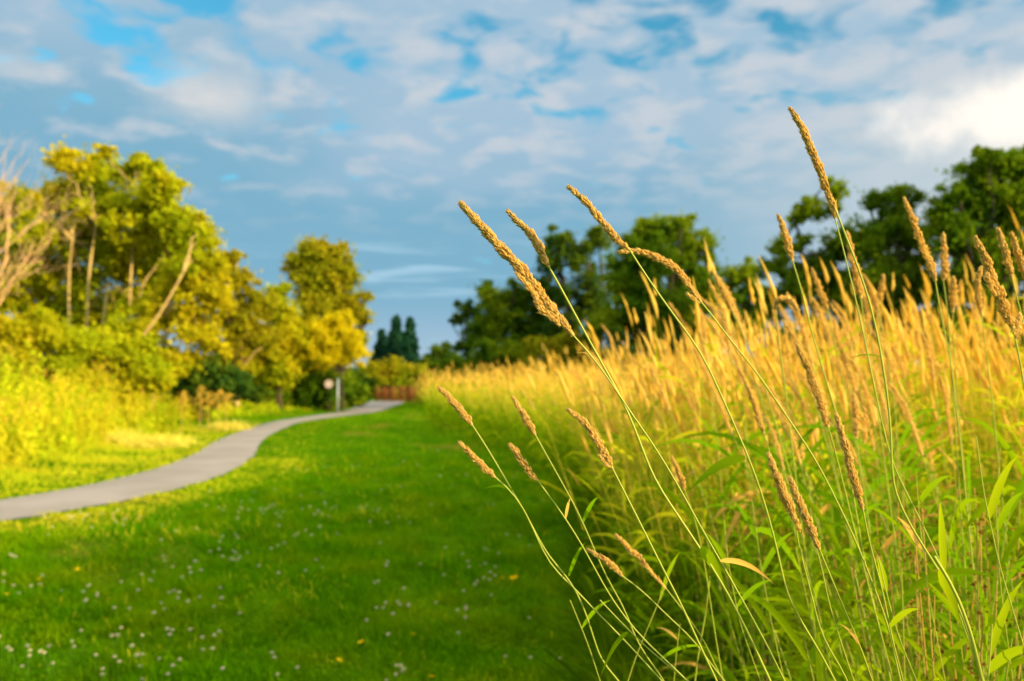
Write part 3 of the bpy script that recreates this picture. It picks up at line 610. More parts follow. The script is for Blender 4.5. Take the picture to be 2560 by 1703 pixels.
bare('greyish broad leafed stalk at the bottom right corner', [(2480, 1560), (2475, 1640), (2470, 1700)], 1.1, r=.002, leaves=[((2468, 1680), (2600, 1625), .014, 'rleaf'), ((2474, 1640), (2560, 1450), .012, 'rleaf')])

for k_, (lb, pts_, yd, lv) in enumerate((
    ('thin green stalk slanting down the bottom edge left of the crossing stems', [(1425, 1500), (1470, 1610), (1500, 1702)], 1.25, [((1455, 1570), (1530, 1500), .006, 'rleaf')]),
    ('grey green stalk crossing the low knobbly reed from the right', [(1690, 1400), (1640, 1520), (1590, 1640), (1570, 1702)], 1.35, [((1650, 1500), (1700, 1380), .007, 'rleaf')]),
    ('fine dry tan stalk nearly upright at the bottom middle', [(1700, 1560), (1690, 1640), (1685, 1702)], 1.4, [((1695, 1600), (1640, 1570), .005, 'rleafdry')]),
    ('slender green stalk bowing right under the long green leaf', [(1810, 1300), (1822, 1420), (1850, 1560), (1900, 1700)], 1.3, [((1822, 1420), (1760, 1330), .009, 'rleaf'), ((1840, 1520), (1935, 1450), .008, 'rleaf')]),
    ('dark green stalk with two leaves left of the touching pair of heads', [(1880, 1250), (1900, 1400), (1925, 1540), (1960, 1700)], 1.45, [((1893, 1350), (1830, 1250), .010, 'rleaf'), ((1905, 1430), (1985, 1330), .010, 'rleaf')]),
    ('yellowing stalk with a bent tip in the lower right tangle', [(2290, 1180), (2300, 1320), (2320, 1480), (2360, 1690)], 1.3, [((2296, 1260), (2380, 1190), .010, 'rleaf'), ((2306, 1380), (2240, 1290), .011, 'rleafdry')]),
    ('arching green stalk low at the right with long leaves', [(2500, 1120), (2490, 1280), (2500, 1460), (2530, 1690)], 1.25, [((2492, 1250), (2410, 1330), .012, 'rleaf'), ((2490, 1330), (2560, 1230), .012, 'rleaf')]))):
    bare(lb, pts_, yd, r=.0013, leaves=lv)
# generic reed plants: prototypes, then copies
protos = []
for k_ in range(9):
    e = thing('reed_plant', 'golden reed plant at the front of the reed bed', 'reed grass', (0, 0, 0), 'reed plants at the front of the bed')
    h = rng.uniform(1.28, 1.52); lx = rng.uniform(-.30, -.05); ly = rng.uniform(-.08, .08)
    base = [np.array((0, 0, -.02)), np.array((lx*.15, ly*.2, h*.35)), np.array((lx*.45, ly*.5, h*.7)), np.array((lx, ly, h))]
    st_, line = stalk_mesh(base, .0026, .0012, (.35, .62), 30); obj('stalk', st_, e)
    tp = line[-1]; dv = line[-1]-line[-3]; dv /= np.linalg.norm(dv); hl = rng.uniform(.11, .19)
    obj('seed_head', panicle_mesh([tp, tp+dv*hl*.35, tp+dv*hl*.7+np.array((-.008, 0, 0)), tp+dv*hl+np.array((rng.uniform(-.035, 0), 0, -.004))], rng.uniform(.006, .0085), 210, length=.006, wid=.0024), e)
    for q in range(10):
        f_ = rng.uniform(.15, .78); b0 = line[int(f_*29)]; az = rng.uniform(0, 6.28); Lf = rng.uniform(.13, .28)
        obj('leaf', blade_part(b0, b0+np.array((math.cos(az)*Lf, math.sin(az)*Lf, rng.uniform(.0, .22))), rng.uniform(.010, .018), sag=.2, n=7, mat='rleafdry' if rng.random() < .12 else 'rleaf'), e)
    protos.append(e)
spots = []
while len(spots) < 225:
    y = 1.9+6.5*rng.random()**1.2; ex = float(edge_x(y)); x = ex+rng.random()**1.1*(y*.60-ex)
    if x < .45+.09*max(0, 5-y) or (y < 2.4 and x < .85): continue
    spots.append((x, y))
for i_, (x, y) in enumerate(spots):
    o = protos[i_] if i_ < len(protos) else copy_tree(protos[i_ % len(protos)])
    o.location = (x, y, float(gz(x, y))); s_ = rng.uniform(.9, 1.10); o.scale = (s_, s_, s_); o.rotation_euler = (rng.normal(0, .05), rng.normal(-.03, .05), rng.normal(0, .5))
    fx = x/y; zn = 'by the right edge of the photo' if fx > .42 else ('in the middle of the golden bed' if fx > .25 else 'along the lawn side of the golden bed')
    rw = 'large leaning nearest row reed' if y < 3 else ('leaning second row reed' if y < 4.6 else 'small blurred far row reed')
    o['label'] = rw+' '+zn; o['group'] = o['label']

shoots = []
for k_ in range(7):
    e = thing('leafy_shoot', 'x', 'reed grass', (0, 0, 0)); h = rng.uniform(.98, 1.22); lx = rng.uniform(-.22, .02)
    st_, line = stalk_mesh([np.array((0, 0, -.02)), np.array((lx*.2, 0, h*.4)), np.array((lx, rng.uniform(-.06, .06), h))], .0026, .0011, (.4, .6), 30); obj('stalk', st_, e)
    for q in range(12):
        f_ = .28+.70*q/11; b0 = line[int(f_*29)]; az = q*2.6+rng.normal(0, .5); Lf = rng.uniform(.14, .27)*(1.15-.35*f_)
        obj('leaf', blade_part(b0, b0+np.array((math.cos(az)*Lf-.03, math.sin(az)*Lf, rng.uniform(.02, .20))), rng.uniform(.010, .017), sag=.22, n=7, twist=rng.uniform(-.8, .8)), e)
    shoots.append(e)
for i_ in range(150):
    while True:
        y = 1.3+2.6*rng.random()**1.1; x = rng.uniform(.42+.10*y, .62*y+.1)
        if x > .52 or y > 2.2: break
    o = shoots[i_] if i_ < len(shoots) else copy_tree(shoots[i_ % len(shoots)])
    o.location = (x, y, float(gz(x, y))); s_ = rng.uniform(.85, 1.08); o.scale = (s_, s_, s_*min(1, .78+.1*y)); o.rotation_euler = (rng.normal(0, .08), rng.normal(-.05, .07), rng.uniform(0, 6.28))
    zn = 'at the lower right corner' if x/y > .45 else ('under the pair of sharp reed heads' if x/y > .27 else 'beside the shaded lawn')
    o['label'] = ('large headless leafy green shoot ' if y < 2.0 else ('headless lime leafy shoot a step back ' if y < 2.9 else 'small blurred headless leafy shoot '))+zn
    o['group'] = o['label']
# ------------------------------------------------------------------ sorrel, clover and buttercups
for lb, sx, sy, yd in (('rusty brown seeding sorrel among green blades at the lower right', 2300, 1440, 1.5), ('rusty sorrel nearest the bottom right corner', 2440, 1560, 1.45), ('sparse rusty sorrel behind the broad sheathed stalk', 2250, 1330, 1.9), ('dark red sorrel by the right edge of the photo', 2500, 1480, 1.7), ('low rusty sorrel at the bottom edge', 2370, 1650, 1.35)):
    p = P(sx, sy, yd); e = thing('sorrel_plant', lb, 'sorrel', (p[0], p[1], float(gz(p[0], p[1]))), 'rusty sorrel plants')
    zt = p[2]-e.location.z+.10; ms = MB(); mt = MB()
    for q in range(6):
        a = rng.uniform(0, 6.28); r_ = rng.uniform(.03, .16); tip = np.array((r_*math.cos(a), r_*math.sin(a), zt*rng.uniform(.85, 1.15)))
        ln_ = smooth_line([np.zeros(3), tip*np.array((.3, .3, .5)), tip], 14); V, F = tube(ln_, np.linspace(.0022, .0010, 14), 5); mt.add(V, F)
        idx = rng.integers(5, 14, 22); c_ = ln_[idx]+rng.normal(0, .012, (22, 3)); V, F = leaf_quads(c_, .0065, 1.2); ms.add(V, F)
        c2 = ln_[idx]+rng.normal(0, .016, (22, 3)); V, F = leaf_quads(c2, .005, 1.1); ms.add(V, F)
    obj('stalk', mt.build('stalk', [M['sheath']]), e); obj('seed_cluster', ms.build('seeds', [M['sorrel']]), e)['kind'] = 'stuff'
def clover_mesh(seed, h):
    r = np.random.default_rng(seed); mb = MB(); n = 46
    v = r.normal(size=(n, 3)); v[:, 2] = np.abs(v[:, 2])*1.1-.25; v /= np.linalg.norm(v, axis=1)[:, None]
    c = np.array((0, 0, h))+v*.0055; tip = np.array((0, 0, h))+v*np.array((.0115, .0115, .0105)); s_ = np.cross(v, r.normal(size=(n, 3))); s_ /= np.linalg.norm(s_, axis=1)[:, None]; q = np.cross(v, s_)
    w_ = .0022; V = np.stack((np.broadcast_to((0, 0, h-.002), (n, 3)), c+s_*w_, c+q*w_, c-s_*w_, c-q*w_, tip), 1)
    f_ = np.array([[0, 2, 1], [0, 3, 2], [0, 4, 3], [0, 1, 4], [5, 1, 2], [5, 2, 3], [5, 3, 4], [5, 4, 1]])
    mb.add(V.reshape(-1, 3), (f_[None]+(np.arange(n)*6)[:, None, None]).reshape(-1, 3), 0)
    V, F = tube(smooth_line([(0, 0, -.01), (r.normal(0, .004), r.normal(0, .004), h*.5), (0, 0, h)], 5), .0011, 4); mb.add(V, F, 1)
    return mb
cl_me = [clover_mesh(k_, .085+.012*k_).build('clover_flower', [M['clover'], M['cloverstem']]) for k_ in range(5)]
pts = []
# drifts of clover as they lie on the lawn (photo points), then loose ones
for sx, sy, rx, ry, n in ((240, 1300, 110, 25, 26), (700, 1290, 190, 50, 44), (640, 1370, 160, 30, 20), (520, 1420, 110, 40, 20), (900, 1270, 120, 30, 18), (110, 1430, 110, 60, 14), (250, 1620, 180, 40, 26), (500, 1610, 120, 40, 15), (560, 1530, 160, 30, 12), (1000, 1540, 60, 60, 12), (1010, 1680, 30, 14, 6), (1200, 1420, 110, 60, 22), (1160, 1520, 70, 40, 8), (700, 1640, 200, 50, 8), (350, 1480, 200, 60, 12), (850, 1400, 200, 60, 10), (60, 1560, 60, 60, 6), (1330, 1600, 60, 50, 4)):
    for q in range(n):
        a, b = rng.normal(sx, rx*.7), rng.normal(sy, ry*.7)
        if 0 < a < 1750 and 1235 < b < 1700: pts.append((a, b))
pts = pts[:290]
bands = (('white clover blossom in the blurred far drift', 'clover in the far drift', 1340), ('white clover blossom on the middle lawn', 'clover on the middle lawn', 1500), ('large white clover blossom on the nearest lawn', 'clover at the bottom of the lawn', 9999))
for i_, (a, b) in enumerate(pts):
    yd = H*PX/(b*.4-384); p = P(a, b, yd); 
    x, y = p[0], p[1]*.985
    if float(path_dist(x, y)) < 1.2 or x > float(edge_x(y)): continue
    o = obj('clover_flower', cl_me[i_ % 5], loc=(x, y-.2, float(gz(x, y))+.0)); s_ = rng.uniform(.85, 1.2); o.scale = (s_, s_, 1); o.rotation_euler = (rng.normal(0, .15), rng.normal(0, .15), rng.uniform(0, 6))
    for lb, gp, lim in bands:
        if b < lim:
            zn = ', left third of it' if a < 500 else (', centre of it' if a < 900 else ', on the side of the reeds')
            tag(o, lb+zn, 'clover', gp+zn); break
mb = MB(); n = 500; y = rng.uniform(9, 26, n); x = rng.uniform(-1, 1, n)*(y*.5); d = path_dist(x, y); k = (d > 1.8) & (x < edge_x(y)-.1) & (vnoise(x, y, .6, 12) > .5); x, y, d = x[k], y[k], d[k]
V, F = leaf_quads(np.stack((x, y, gz(x, y, d)+.085), -1), .020, 1.0, 1.0); mb.add(V, F)
tag(obj('far_clover', mb.build('far_clover', [M['clover']])), 'scattered far clover blossoms, tiny pale specks toward the path', 'clover', kind='stuff')
bm_ = MB()
for q in range(5):
    a = q*1.2566; c_ = np.array((math.cos(a), math.sin(a), .5)); s_ = np.array((-math.sin(a), math.cos(a), 0))
    V = np.stack((np.array((0, 0, .10)), np.array((0, 0, .10))+c_*.008+s_*.007, np.array((0, 0, .10))+c_*.015+s_*.004, np.array((0, 0, .10))+c_*.015-s_*.004, np.array((0, 0, .10))+c_*.008-s_*.007))
    bm_.add(V[[0, 1, 2, 3]], [[0, 1, 2, 3]], 0); bm_.add(V[[0, 3, 4]], [[0, 1, 2]], 0)
V, F = leaf_quads(np.array([(0, 0, .104), (0.002, 0, .106), (-.002, .001, .105)]), .008, 1); bm_.add(V, F, 0)
V, F = tube([(0, 0, -.01), (.003, 0, .05), (0, 0, .10)], .001, 4); bm_.add(V, F, 1)
bme = bm_.build('buttercup', [M['butter'], M['cloverstem']])
for (a, b, lb) in ((1262, 1452, 'yellow buttercup, left of the three together by the reeds'), (1277, 1441, 'yellow buttercup, middle of the three together by the reeds'), (1297, 1436, 'yellow buttercup, right of the three together by the reeds'), (940, 1618, 'brightest yellow buttercup in the bottom middle of the lawn'), (853, 1650, 'yellow buttercup just left of the brightest one'), (1033, 1602, 'yellow buttercup just right of the brightest one'), (56, 1487, 'yellow buttercup by the left edge of the photo'), (240, 1405, 'yellow buttercup on the left of the far lawn'), (158, 1427, 'small yellow buttercup between the left edge and the far lawn'), (1080, 1695, 'yellow buttercup at the bottom edge of the photo')):
    yd = H*PX/(b*.4-384); p = P(a, b, yd); o = obj('buttercup', bme, loc=(p[0], p[1]-.25, float(gz(p[0], p[1])))); o.rotation_euler = (.35, rng.normal(0, .2), rng.uniform(0, 6)); o.scale = (1.15, 1.15, 1); tag(o, lb, 'buttercup', 'buttercups on the lawn')

# ------------------------------------------------------------------ trees and shrubs
def leafmat(name, a, b, c=None, tr=.35, trc=None): return plant(name, a, b, c, tr, trc, .5, .2, scl=.35)
LM = {'gold': leafmat('leaf_gold', (.22, .30, .006), (.46, .49, .008), (.56, .46, .010), .40, (.75, .70, .01)),
      'olive': leafmat('leaf_olive', (.24, .24, .007), (.44, .37, .009), (.24, .31, .007), .35, (.7, .5, .02)),
      'green': leafmat('leaf_green', (.030, .10, .005), (.12, .22, .008), (.24, .30, .008), .35, (.4, .55, .01)),
      'dark': leafmat('leaf_dark', (.016, .06, .016), (.05, .12, .012), (.14, .20, .008), .28, (.2, .34, .01)),
      'yellow': leafmat('leaf_yellow', (.60, .52, .008), (.75, .62, .01), None, .4, (.9, .75, .01)),
      'conifer': leafmat('needle', (.012, .055, .030), (.025, .085, .035), None, .1)}
def limb(mb, a, b, r0, r1, wob=.05, n=9, sides=6):
    a = np.asarray(a, float); b = np.asarray(b, float); L = np.linalg.norm(b-a); t = np.linspace(0, 1, n)[:, None]
    pts = a+(b-a)*t; pts += rng.normal(0, wob*L*.3, (n, 3))*np.sin(t*np.pi); pts[:, 2] += .06*L*np.sin(t[:, 0]*np.pi)
    V, F = tube(pts, np.linspace(r0, r1, n), sides); mb.add(V, F); return pts
def tree(name, label, cat, Yd, base_sx, lobes, leaf='green', bark='bark', dens=1.0, lsize=.13, trunk_r=.16, stems=None, group=None, base_z=None, hidebase=0):
    """lobes: (sx, sy, radius_px, depth offset) in photo pixels at distance Yd"""
    bp = P(base_sx, 960, Yd); gzv = float(gz(bp[0], Yd)) if base_z is None else base_z
    org = np.array((bp[0], Yd, gzv)); e = thing(name, label, cat, tuple(org), group)
    tb = MB(); lb = MB(); Ls = []
    for (sx, sy, rp, dz) in lobes:
        r = rp*.4/PX*Yd; c = P(sx, sy, Yd+dz*1.0)-org; Ls.append((c, r))
    lsize *= .85
    zmin = min(c[2]-r for c, r in Ls); zc = np.mean([c[2] for c, r in Ls])
    fork = np.array((0, 0, max(.4, min(zmin+.3, zc*.55)))) ; fork[0] = np.mean([c[0] for c, r in Ls])*.35
    if stems is None:
        tr_pts = limb(tb, (0, 0, -.1), fork, trunk_r, trunk_r*.75, .04)
        starts = [tr_pts[-1]]
    else:
        starts = []
        for st in stems:
            pl = [P(a, b, Yd+(st[2] if len(st) > 2 else -1))-org for a, b in st[0]]; g0 = pl[0].copy(); g0[2] = -.1
            ln_ = smooth_line([g0]+pl, 16); V, F = tube(ln_, np.linspace(st[1], st[1]*.45, 16)*(1+.12*rng.normal(size=16)), 8); tb.add(V, F); starts.append(ln_[-1]); 
    for c, r in list(Ls):
        if r > .45:
            for _q in range(3):
                v = rng.normal(size=3); v /= np.linalg.norm(v); Ls.append((c+v*r*rng.uniform(.75, 1.15), r*rng.uniform(.28, .5)))
    for c, r in Ls:
        s0 = min(starts, key=lambda s: np.linalg.norm(s-c)); limb(tb, s0, c, trunk_r*(.5 if stems is None else .22), trunk_r*(.15 if stems is None else .08), .08)
        K = int(16+12*min(2.5, r)); dirs = rng.normal(size=(K, 3)); dirs /= np.linalg.norm(dirs, axis=1)[:, None]
        rad = r*rng.uniform(.25, 1.05, K); cc_ = c+dirs*rad[:, None]*np.array((1, 1, .85))
        for q in range(min(K, 9)): limb(tb, c+dirs[q]*.1*r, cc_[q], trunk_r*.14, trunk_r*.04, .1, 5, 4)
        nl = int(dens*r*r*2600*(.13/lsize)**2/K)+4
        cr = r*rng.uniform(.20, .44, K)
        pos = (cc_[:, None]+rng.normal(0, 1, (K, nl, 3))*rng.uniform(.3, .95, (K, nl, 1))*cr[:, None, None]*np.array((1, 1, .7))).reshape(-1, 3)
        pos = pos[pos[:, 2] > .02]
        V, F = leaf_quads(pos, lsize, 1.5, .3); lb.add(V, F)
    obj('trunk', tb.build('trunk', [M[bark]], smooth=True), e)
    obj('crown', lb.build('crown', [LM[leaf]]), e)
    return e
# left: tall golden broadleaf group
tree('broadleaf_tree', 'tallest golden green tree at the left, open crown on several pale trunks', 'tree', 30, 260,
     [(200, 420, 62, 0), (320, 430, 50, 1), (395, 470, 60, -1), (250, 500, 75, 0), (150, 500, 70, 1), (350, 560, 85, 0), (440, 540, 55, -1), (220, 600, 80, 1), (110, 590, 75, 0), (480, 600, 60, 0), (300, 660, 80, 1.5), (420, 650, 70, 1), (60, 500, 50, 1), (265, 380, 25, 0), (350, 395, 18, 0), (130, 690, 65, 1.5), (210, 720, 60, 1.5), (300, 750, 60, 1.5), (60, 660, 65, 1), (385, 720, 55, 1.5), (10, 590, 65, 1), (20, 740, 70, 1.5), (-30, 520, 60, 1), (110, 780, 70, 2), (230, 800, 65, 2)],
     'gold', 'bark_gold', .75, .15, .15,
     stems=[([(238, 905), (258, 800), (270, 710)], .06, -.9), ([(175, 900), (172, 720), (180, 600)], .055, -.6), ([(215, 900), (222, 700), (240, 560)], .06, -.7), ([(312, 925), (350, 845), (400, 770), (445, 700)], .065, -1.4), ([(400, 900), (350, 740), (410, 640)], .07, 0), ([(320, 900), (330, 640), (345, 540)], .06, 0)])
tree('broadleaf_tree', 'rounded golden green tree leaning right at the edge of the tall left group', 'tree', 27, 400,
     [(500, 590, 45, 0), (470, 680, 60, 0), (520, 740, 55, 0), (400, 780, 70, 1), (500, 830, 60, 0), (330, 830, 70, 0), (430, 900, 55, 0), (540, 660, 28, 0)],
     'gold', 'bark_gold', .8, .14, .12, stems=[([(385, 960), (410, 860), (470, 760)], .05, .3), ([(315, 940), (345, 860), (395, 790), (440, 715), (458, 680)], .06, -1.6)])
tree('broadleaf_tree', 'thin top of a reddish golden tree behind the gap at the left', 'tree', 38, 590,
     [(560, 660, 38, 0), (600, 700, 45, 0), (640, 760, 45, 0), (560, 760, 55, 0), (610, 830, 60, 0), (590, 900, 50, 0), (665, 850, 40, 0)], 'olive', 'bark_gold', .65, .15, .14)
tree('broadleaf_tree', 'green tree with a pointed top in front of the tall olive tree', 'tree', 42, 700,
     [(695, 730, 32, 0), (700, 790, 50, 0), (680, 850, 55, 0), (730, 860, 55, 0), (700, 920, 60, 0), (640, 930, 50, 0)], 'gold', 'bark', .8, .16, .14)
tree('broadleaf_tree', 'tall olive brown tree with a broad blunt top left of the centre', 'tree', 46, 800,
     [(770, 640, 50, 0), (830, 640, 45, 0), (800, 700, 70, 0), (860, 690, 35, 0), (740, 670, 35, 0), (820, 770, 75, 0), (870, 760, 35, 0), (800, 850, 75, 0), (860, 850, 50, 0), (770, 920, 60, 0), (915, 740, 18, 0), (905, 790, 22, 0)], 'olive', 'bark', 1.0, .17, .2)
tree('yellow_bush', 'bright yellow leafy bush low in front of the olive tree', 'bush', 42, 860, [(800, 835, 36, 0), (850, 810, 36, 0), (885, 850, 32, 0), (830, 890, 40, 0), (890, 885, 30, 0), (790, 885, 32, 0), (835, 850, 36, 0)], 'yellow', 'bark', 1.0, .12, .05)
# shrubs and brambles at the left and behind the signs
tree('shrub', 'golden shrub behind the weeds at the left edge of the photo', 'shrub', 21, 60, [(20, 830, 70, 0), (100, 830, 60, 0), (60, 900, 80, 0), (170, 880, 60, 0), (-40, 880, 80, 0)], 'gold', 'bark', 1.0, .09, .05, group='shrubs below the left trees')
tree('shrub', 'green shrub below the pale trunks of the tall left tree', 'shrub', 24, 280, [(250, 860, 60, 0), (330, 890, 60, 0), (220, 920, 60, 0), (380, 940, 55, 0), (300, 960, 60, 0)], 'gold', 'bark', .9, .12, .06, group='shrubs below the left trees')
tree('shrub', 'dark shrub between the left trees and the verge', 'shrub', 29, 500, [(450, 950, 45, 0), (510, 930, 50, 0), (560, 960, 45, 0), (490, 990, 45, 0), (600, 970, 50, 0)], 'dark', 'bark', .9, .13, .06, group='shrubs below the left trees')
BR = 'dark bramble bushes behind the signs'
for lb, sx, yd, lo, lf in (('dark bramble bush furthest left behind the verge', 640, 42, [(620, 980, 45, 0), (680, 975, 50, 0), (650, 1010, 40, 0), (590, 1010, 40, 0)], 'green'),
                       ('bramble bush directly behind the round sign', 790, 43, [(740, 985, 45, 0), (795, 972, 46, 0), (850, 968, 46, 0), (770, 1000, 40, 0), (830, 995, 38, 0), (880, 985, 34, 0)], 'green'),
                       ('bramble bush between the grey post and the rusty railing', 910, 52, [(875, 960, 38, 0), (905, 955, 28, 0), (885, 990, 32, 0)], 'dark')):
    tree('bramble', lb, 'bush', yd+1, sx, lo, lf, 'bark', 1.0, .16, .05, group=BR)
tree('hedge_bush', 'rounded yellow topped bush behind the rusty railing', 'bush', 72, 990, [(930, 930, 32, 0), (970, 925, 30, 0), (1010, 930, 34, 0), (1050, 945, 34, 0), (1000, 960, 36, 0), (940, 960, 36, 0), (1075, 965, 28, 0)], 'olive', 'bark', 1.0, .22, .08)
# conifers
def conifer(label, sx, top, Yd, wpx):
    bp = P(sx, 960, Yd); org = np.array((bp[0], Yd, -.3)); h = P(sx, top, Yd)[2]+.3; Rb = wpx*.4/PX*Yd
    e = thing('conifer', label, 'conifer', tuple(org), 'dark conifers in the far gap'); tb = MB(); lb = MB()
    V, F = tube([(0, 0, -.1), (0, 0, h*.5), (0, 0, h)], [.25, .15, .02], 7); tb.add(V, F); n = 46
    for q in range(n):
        t = .06+.93*q/n; R_ = Rb*(1-t)**.85*rng.uniform(.7, 1.2)+.03; K = 9
        for j in range(K):
            a = rng.uniform(0, 6.28); nn = 26; u = rng.random(nn)**.6
            c_ = np.stack((np.cos(a)*R_*u, np.sin(a)*R_*u, np.full(nn, h*t)-.35*R_*u), -1)+rng.normal(0, .10, (nn, 3)); V, F = leaf_quads(c_, .26, 1.6); lb.add(V, F)
            V, F = tube([(0, 0, h*t), (np.cos(a)*R_*.9, np.sin(a)*R_*.9, h*t-.3*R_)], [.04, .01], 4); tb.add(V, F)
    obj('trunk', tb.build('trunk', [M['bark']]), e); obj('crown', lb.build('crown', [LM['conifer']]), e)
conifer('tall dark conifer, middle of the three in the far gap', 990, 788, 95, 56)
conifer('dark conifer with the sharp tip, right of the three in the far gap', 1024, 793, 92, 50)
conifer('shortest dark conifer, left of the three in the far gap', 953, 822, 98, 52)
# right of the gap
tree('broadleaf_tree', 'small dark round tree right of the conifers', 'tree', 85, 1105, [(1105, 880, 26, 0), (1080, 905, 28, 0), (1125, 900, 25, 0), (1100, 930, 30, 0)], 'dark', 'bark', 1, .24, .15)
tree('broadleaf_tree', 'wispy thin leaved tree at the left end of the right hand trees', 'tree', 55, 1170, [(1165, 770, 25, 0), (1150, 800, 22, 0), (1180, 830, 30, 0), (1160, 870, 28, 0), (1195, 790, 22, 0)], 'dark', 'bark', .38, .16, .08)
tree('broadleaf_tree', 'broad dark green tree behind the thick sharp reed head', 'tree', 52, 1270, [(1230, 740, 42, 0), (1290, 740, 45, 0), (1340, 760, 50, 0), (1250, 800, 55, 0), (1320, 820, 55, 0), (1220, 850, 45, 0), (1370, 830, 45, 0), (1290, 880, 50, 0)], 'green', 'bark', .85, .17, .18)
tree('broadleaf_tree', 'dark blue green tree with sky showing through its crown', 'tree', 50, 1420, [(1400, 605, 36, 0), (1380, 660, 40, 0), (1440, 640, 40, 0), (1350, 710, 30, 0), (1470, 700, 40, 0), (1400, 740, 42, 0), (1450, 790, 40, 0), (1390, 840, 45, 0), (1495, 600, 38, 0), (1500, 760, 45, 0)], 'dark', 'bark', .60, .17, .2,
     stems=[([(1420, 900), (1425, 800), (1400, 680)], .2, 0), ([(1478, 900), (1480, 800), (1470, 660)], .2, 0), ([(1500, 900), (1510, 760), (1500, 640)], .16, .5)])
tree('broadleaf_tree', 'big green tree with bright upper leaves in the middle of the right hand trees', 'tree', 44, 1640, [(1630, 580, 45, 0), (1690, 570, 42, 0), (1590, 610, 45, 0), (1740, 610, 45, 0), (1650, 650, 70, 0), (1560, 680, 55, 0), (1740, 690, 60, 0), (1600, 750, 75, 0), (1700, 770, 75, 0), (1780, 740, 40, 0), (1540, 800, 60, 0), (1640, 850, 70, 0), (1760, 830, 60, 0)], 'green', 'bark', .9, .16, .25)
tree('broadleaf_tree', 'low tree filling the dip between the middle and right hand trees', 'tree', 48, 1860, [(1830, 690, 32, 0), (1870, 680, 30, 0), (1880, 730, 40, 0), (1820, 750, 40, 0), (1900, 780, 40, 0), (1840, 820, 50, 0)], 'green', 'bark', .7, .16, .14)
tree('broadleaf_tree', 'open dark tree with long airy branches above the tallest reed stems', 'tree', 38, 2040, [(2090, 475, 30, 0), (2020, 520, 32, 0), (1985, 545, 25, 0), (2060, 530, 30, 0), (1960, 620, 35, 0), (2010, 600, 25, 0), (1930, 670, 42, 0), (2040, 680, 55, 0), (1990, 730, 60, 0), (2100, 620, 55, 0), (2080, 740, 60, 0), (1930, 770, 40, 0)], 'green', 'bark', .55, .15, .2,
     stems=[([(2050, 900), (2055, 760), (2040, 640)], .2, 0), ([(2050, 880), (2020, 700), (1990, 560)], .10, .3)])
tree('broadleaf_tree', 'rounded dark green tree between the airy one and the tallest right hand tree', 'tree', 36, 2210, [(2200, 500, 36, 0), (2260, 500, 40, 0), (2230, 560, 55, 0), (2160, 600, 60, 0), (2290, 600, 50, 0), (2200, 680, 75, 0), (2280, 720, 70, 0), (2160, 760, 65, 0), (2240, 800, 65, 0)], 'green', 'bark', .75, .15, .22)
tree('broadleaf_tree', 'tallest right hand tree, dense green, cut by the right edge of the photo', 'tree', 34, 2470, [(2440, 430, 50, 0), (2510, 420, 55, 0), (2560, 410, 50, 0), (2380, 500, 50, 0), (2460, 510, 75, 0), (2550, 510, 75, 0), (2400, 600, 75, 0), (2500, 640, 90, 0), (2590, 640, 80, 0), (2420, 720, 80, 0), (2530, 770, 85, 0), (2370, 800, 60, 0), (2620, 480, 70, 0)], 'green', 'bark', .85, .15, .28)
SH = 'shrub row in front of the right hand trees'
for lb, sx, yd, lo, lf in (('low dark shrub at the left end of the right hand shrub row', 1140, 56, [(1110, 930, 35, 0), (1160, 920, 36, 0), (1130, 960, 36, 0), (1190, 950, 36, 0)], 'green'),
                       ('leafy green shrub with lit tips left of the brownish one', 1240, 48, [(1220, 890, 45, 0), (1280, 880, 42, 0), (1250, 930, 45, 0), (1300, 930, 40, 0), (1190, 925, 35, 0)], 'green'),
                       ('brownish golden shrub in the middle of the shrub row', 1370, 46, [(1350, 880, 42, 0), (1410, 870, 42, 0), (1460, 880, 42, 0), (1380, 925, 45, 0), (1450, 925, 45, 0), (1500, 900, 36, 0)], 'olive'),
                       ('dark shrub behind the reeds under the big green tree', 1600, 42, [(1560, 890, 50, 0), (1640, 890, 50, 0), (1600, 930, 50, 0), (1720, 900, 55, 0), (1520, 930, 40, 0)], 'dark'),
                       ('dark shrub behind the golden bed under the airy tree', 2020, 36, [(1960, 860, 55, 0), (2070, 850, 60, 0), (2010, 920, 60, 0), (2150, 870, 60, 0)], 'dark'),
                       ('dark shrub behind the golden bed at the right edge', 2400, 33, [(2280, 860, 60, 0), (2380, 850, 65, 0), (2480, 860, 65, 0), (2570, 860, 65, 0), (2420, 920, 60, 0)], 'dark')):
    tree('shrub', lb, 'shrub', yd, sx, lo, lf, 'bark', .95, .16, .07, group=SH)
# far wood closing the view behind everything
mb = MB(); n = 42000; xx = rng.uniform(-150, 150, n); zz_ = rng.random(n)*(3.2+2.0*vnoise(xx, xx*0, .12, 3)); V, F = leaf_quads(np.stack((xx, 128+rng.normal(0, 2.5, n), zz_-.4), -1), .55, 1.4); mb.add(V, F)
tag(obj('far_wood', mb.build('far_wood', [LM['dark']])), 'low dark line of far woodland beyond the railing', 'woodland', kind='stuff')

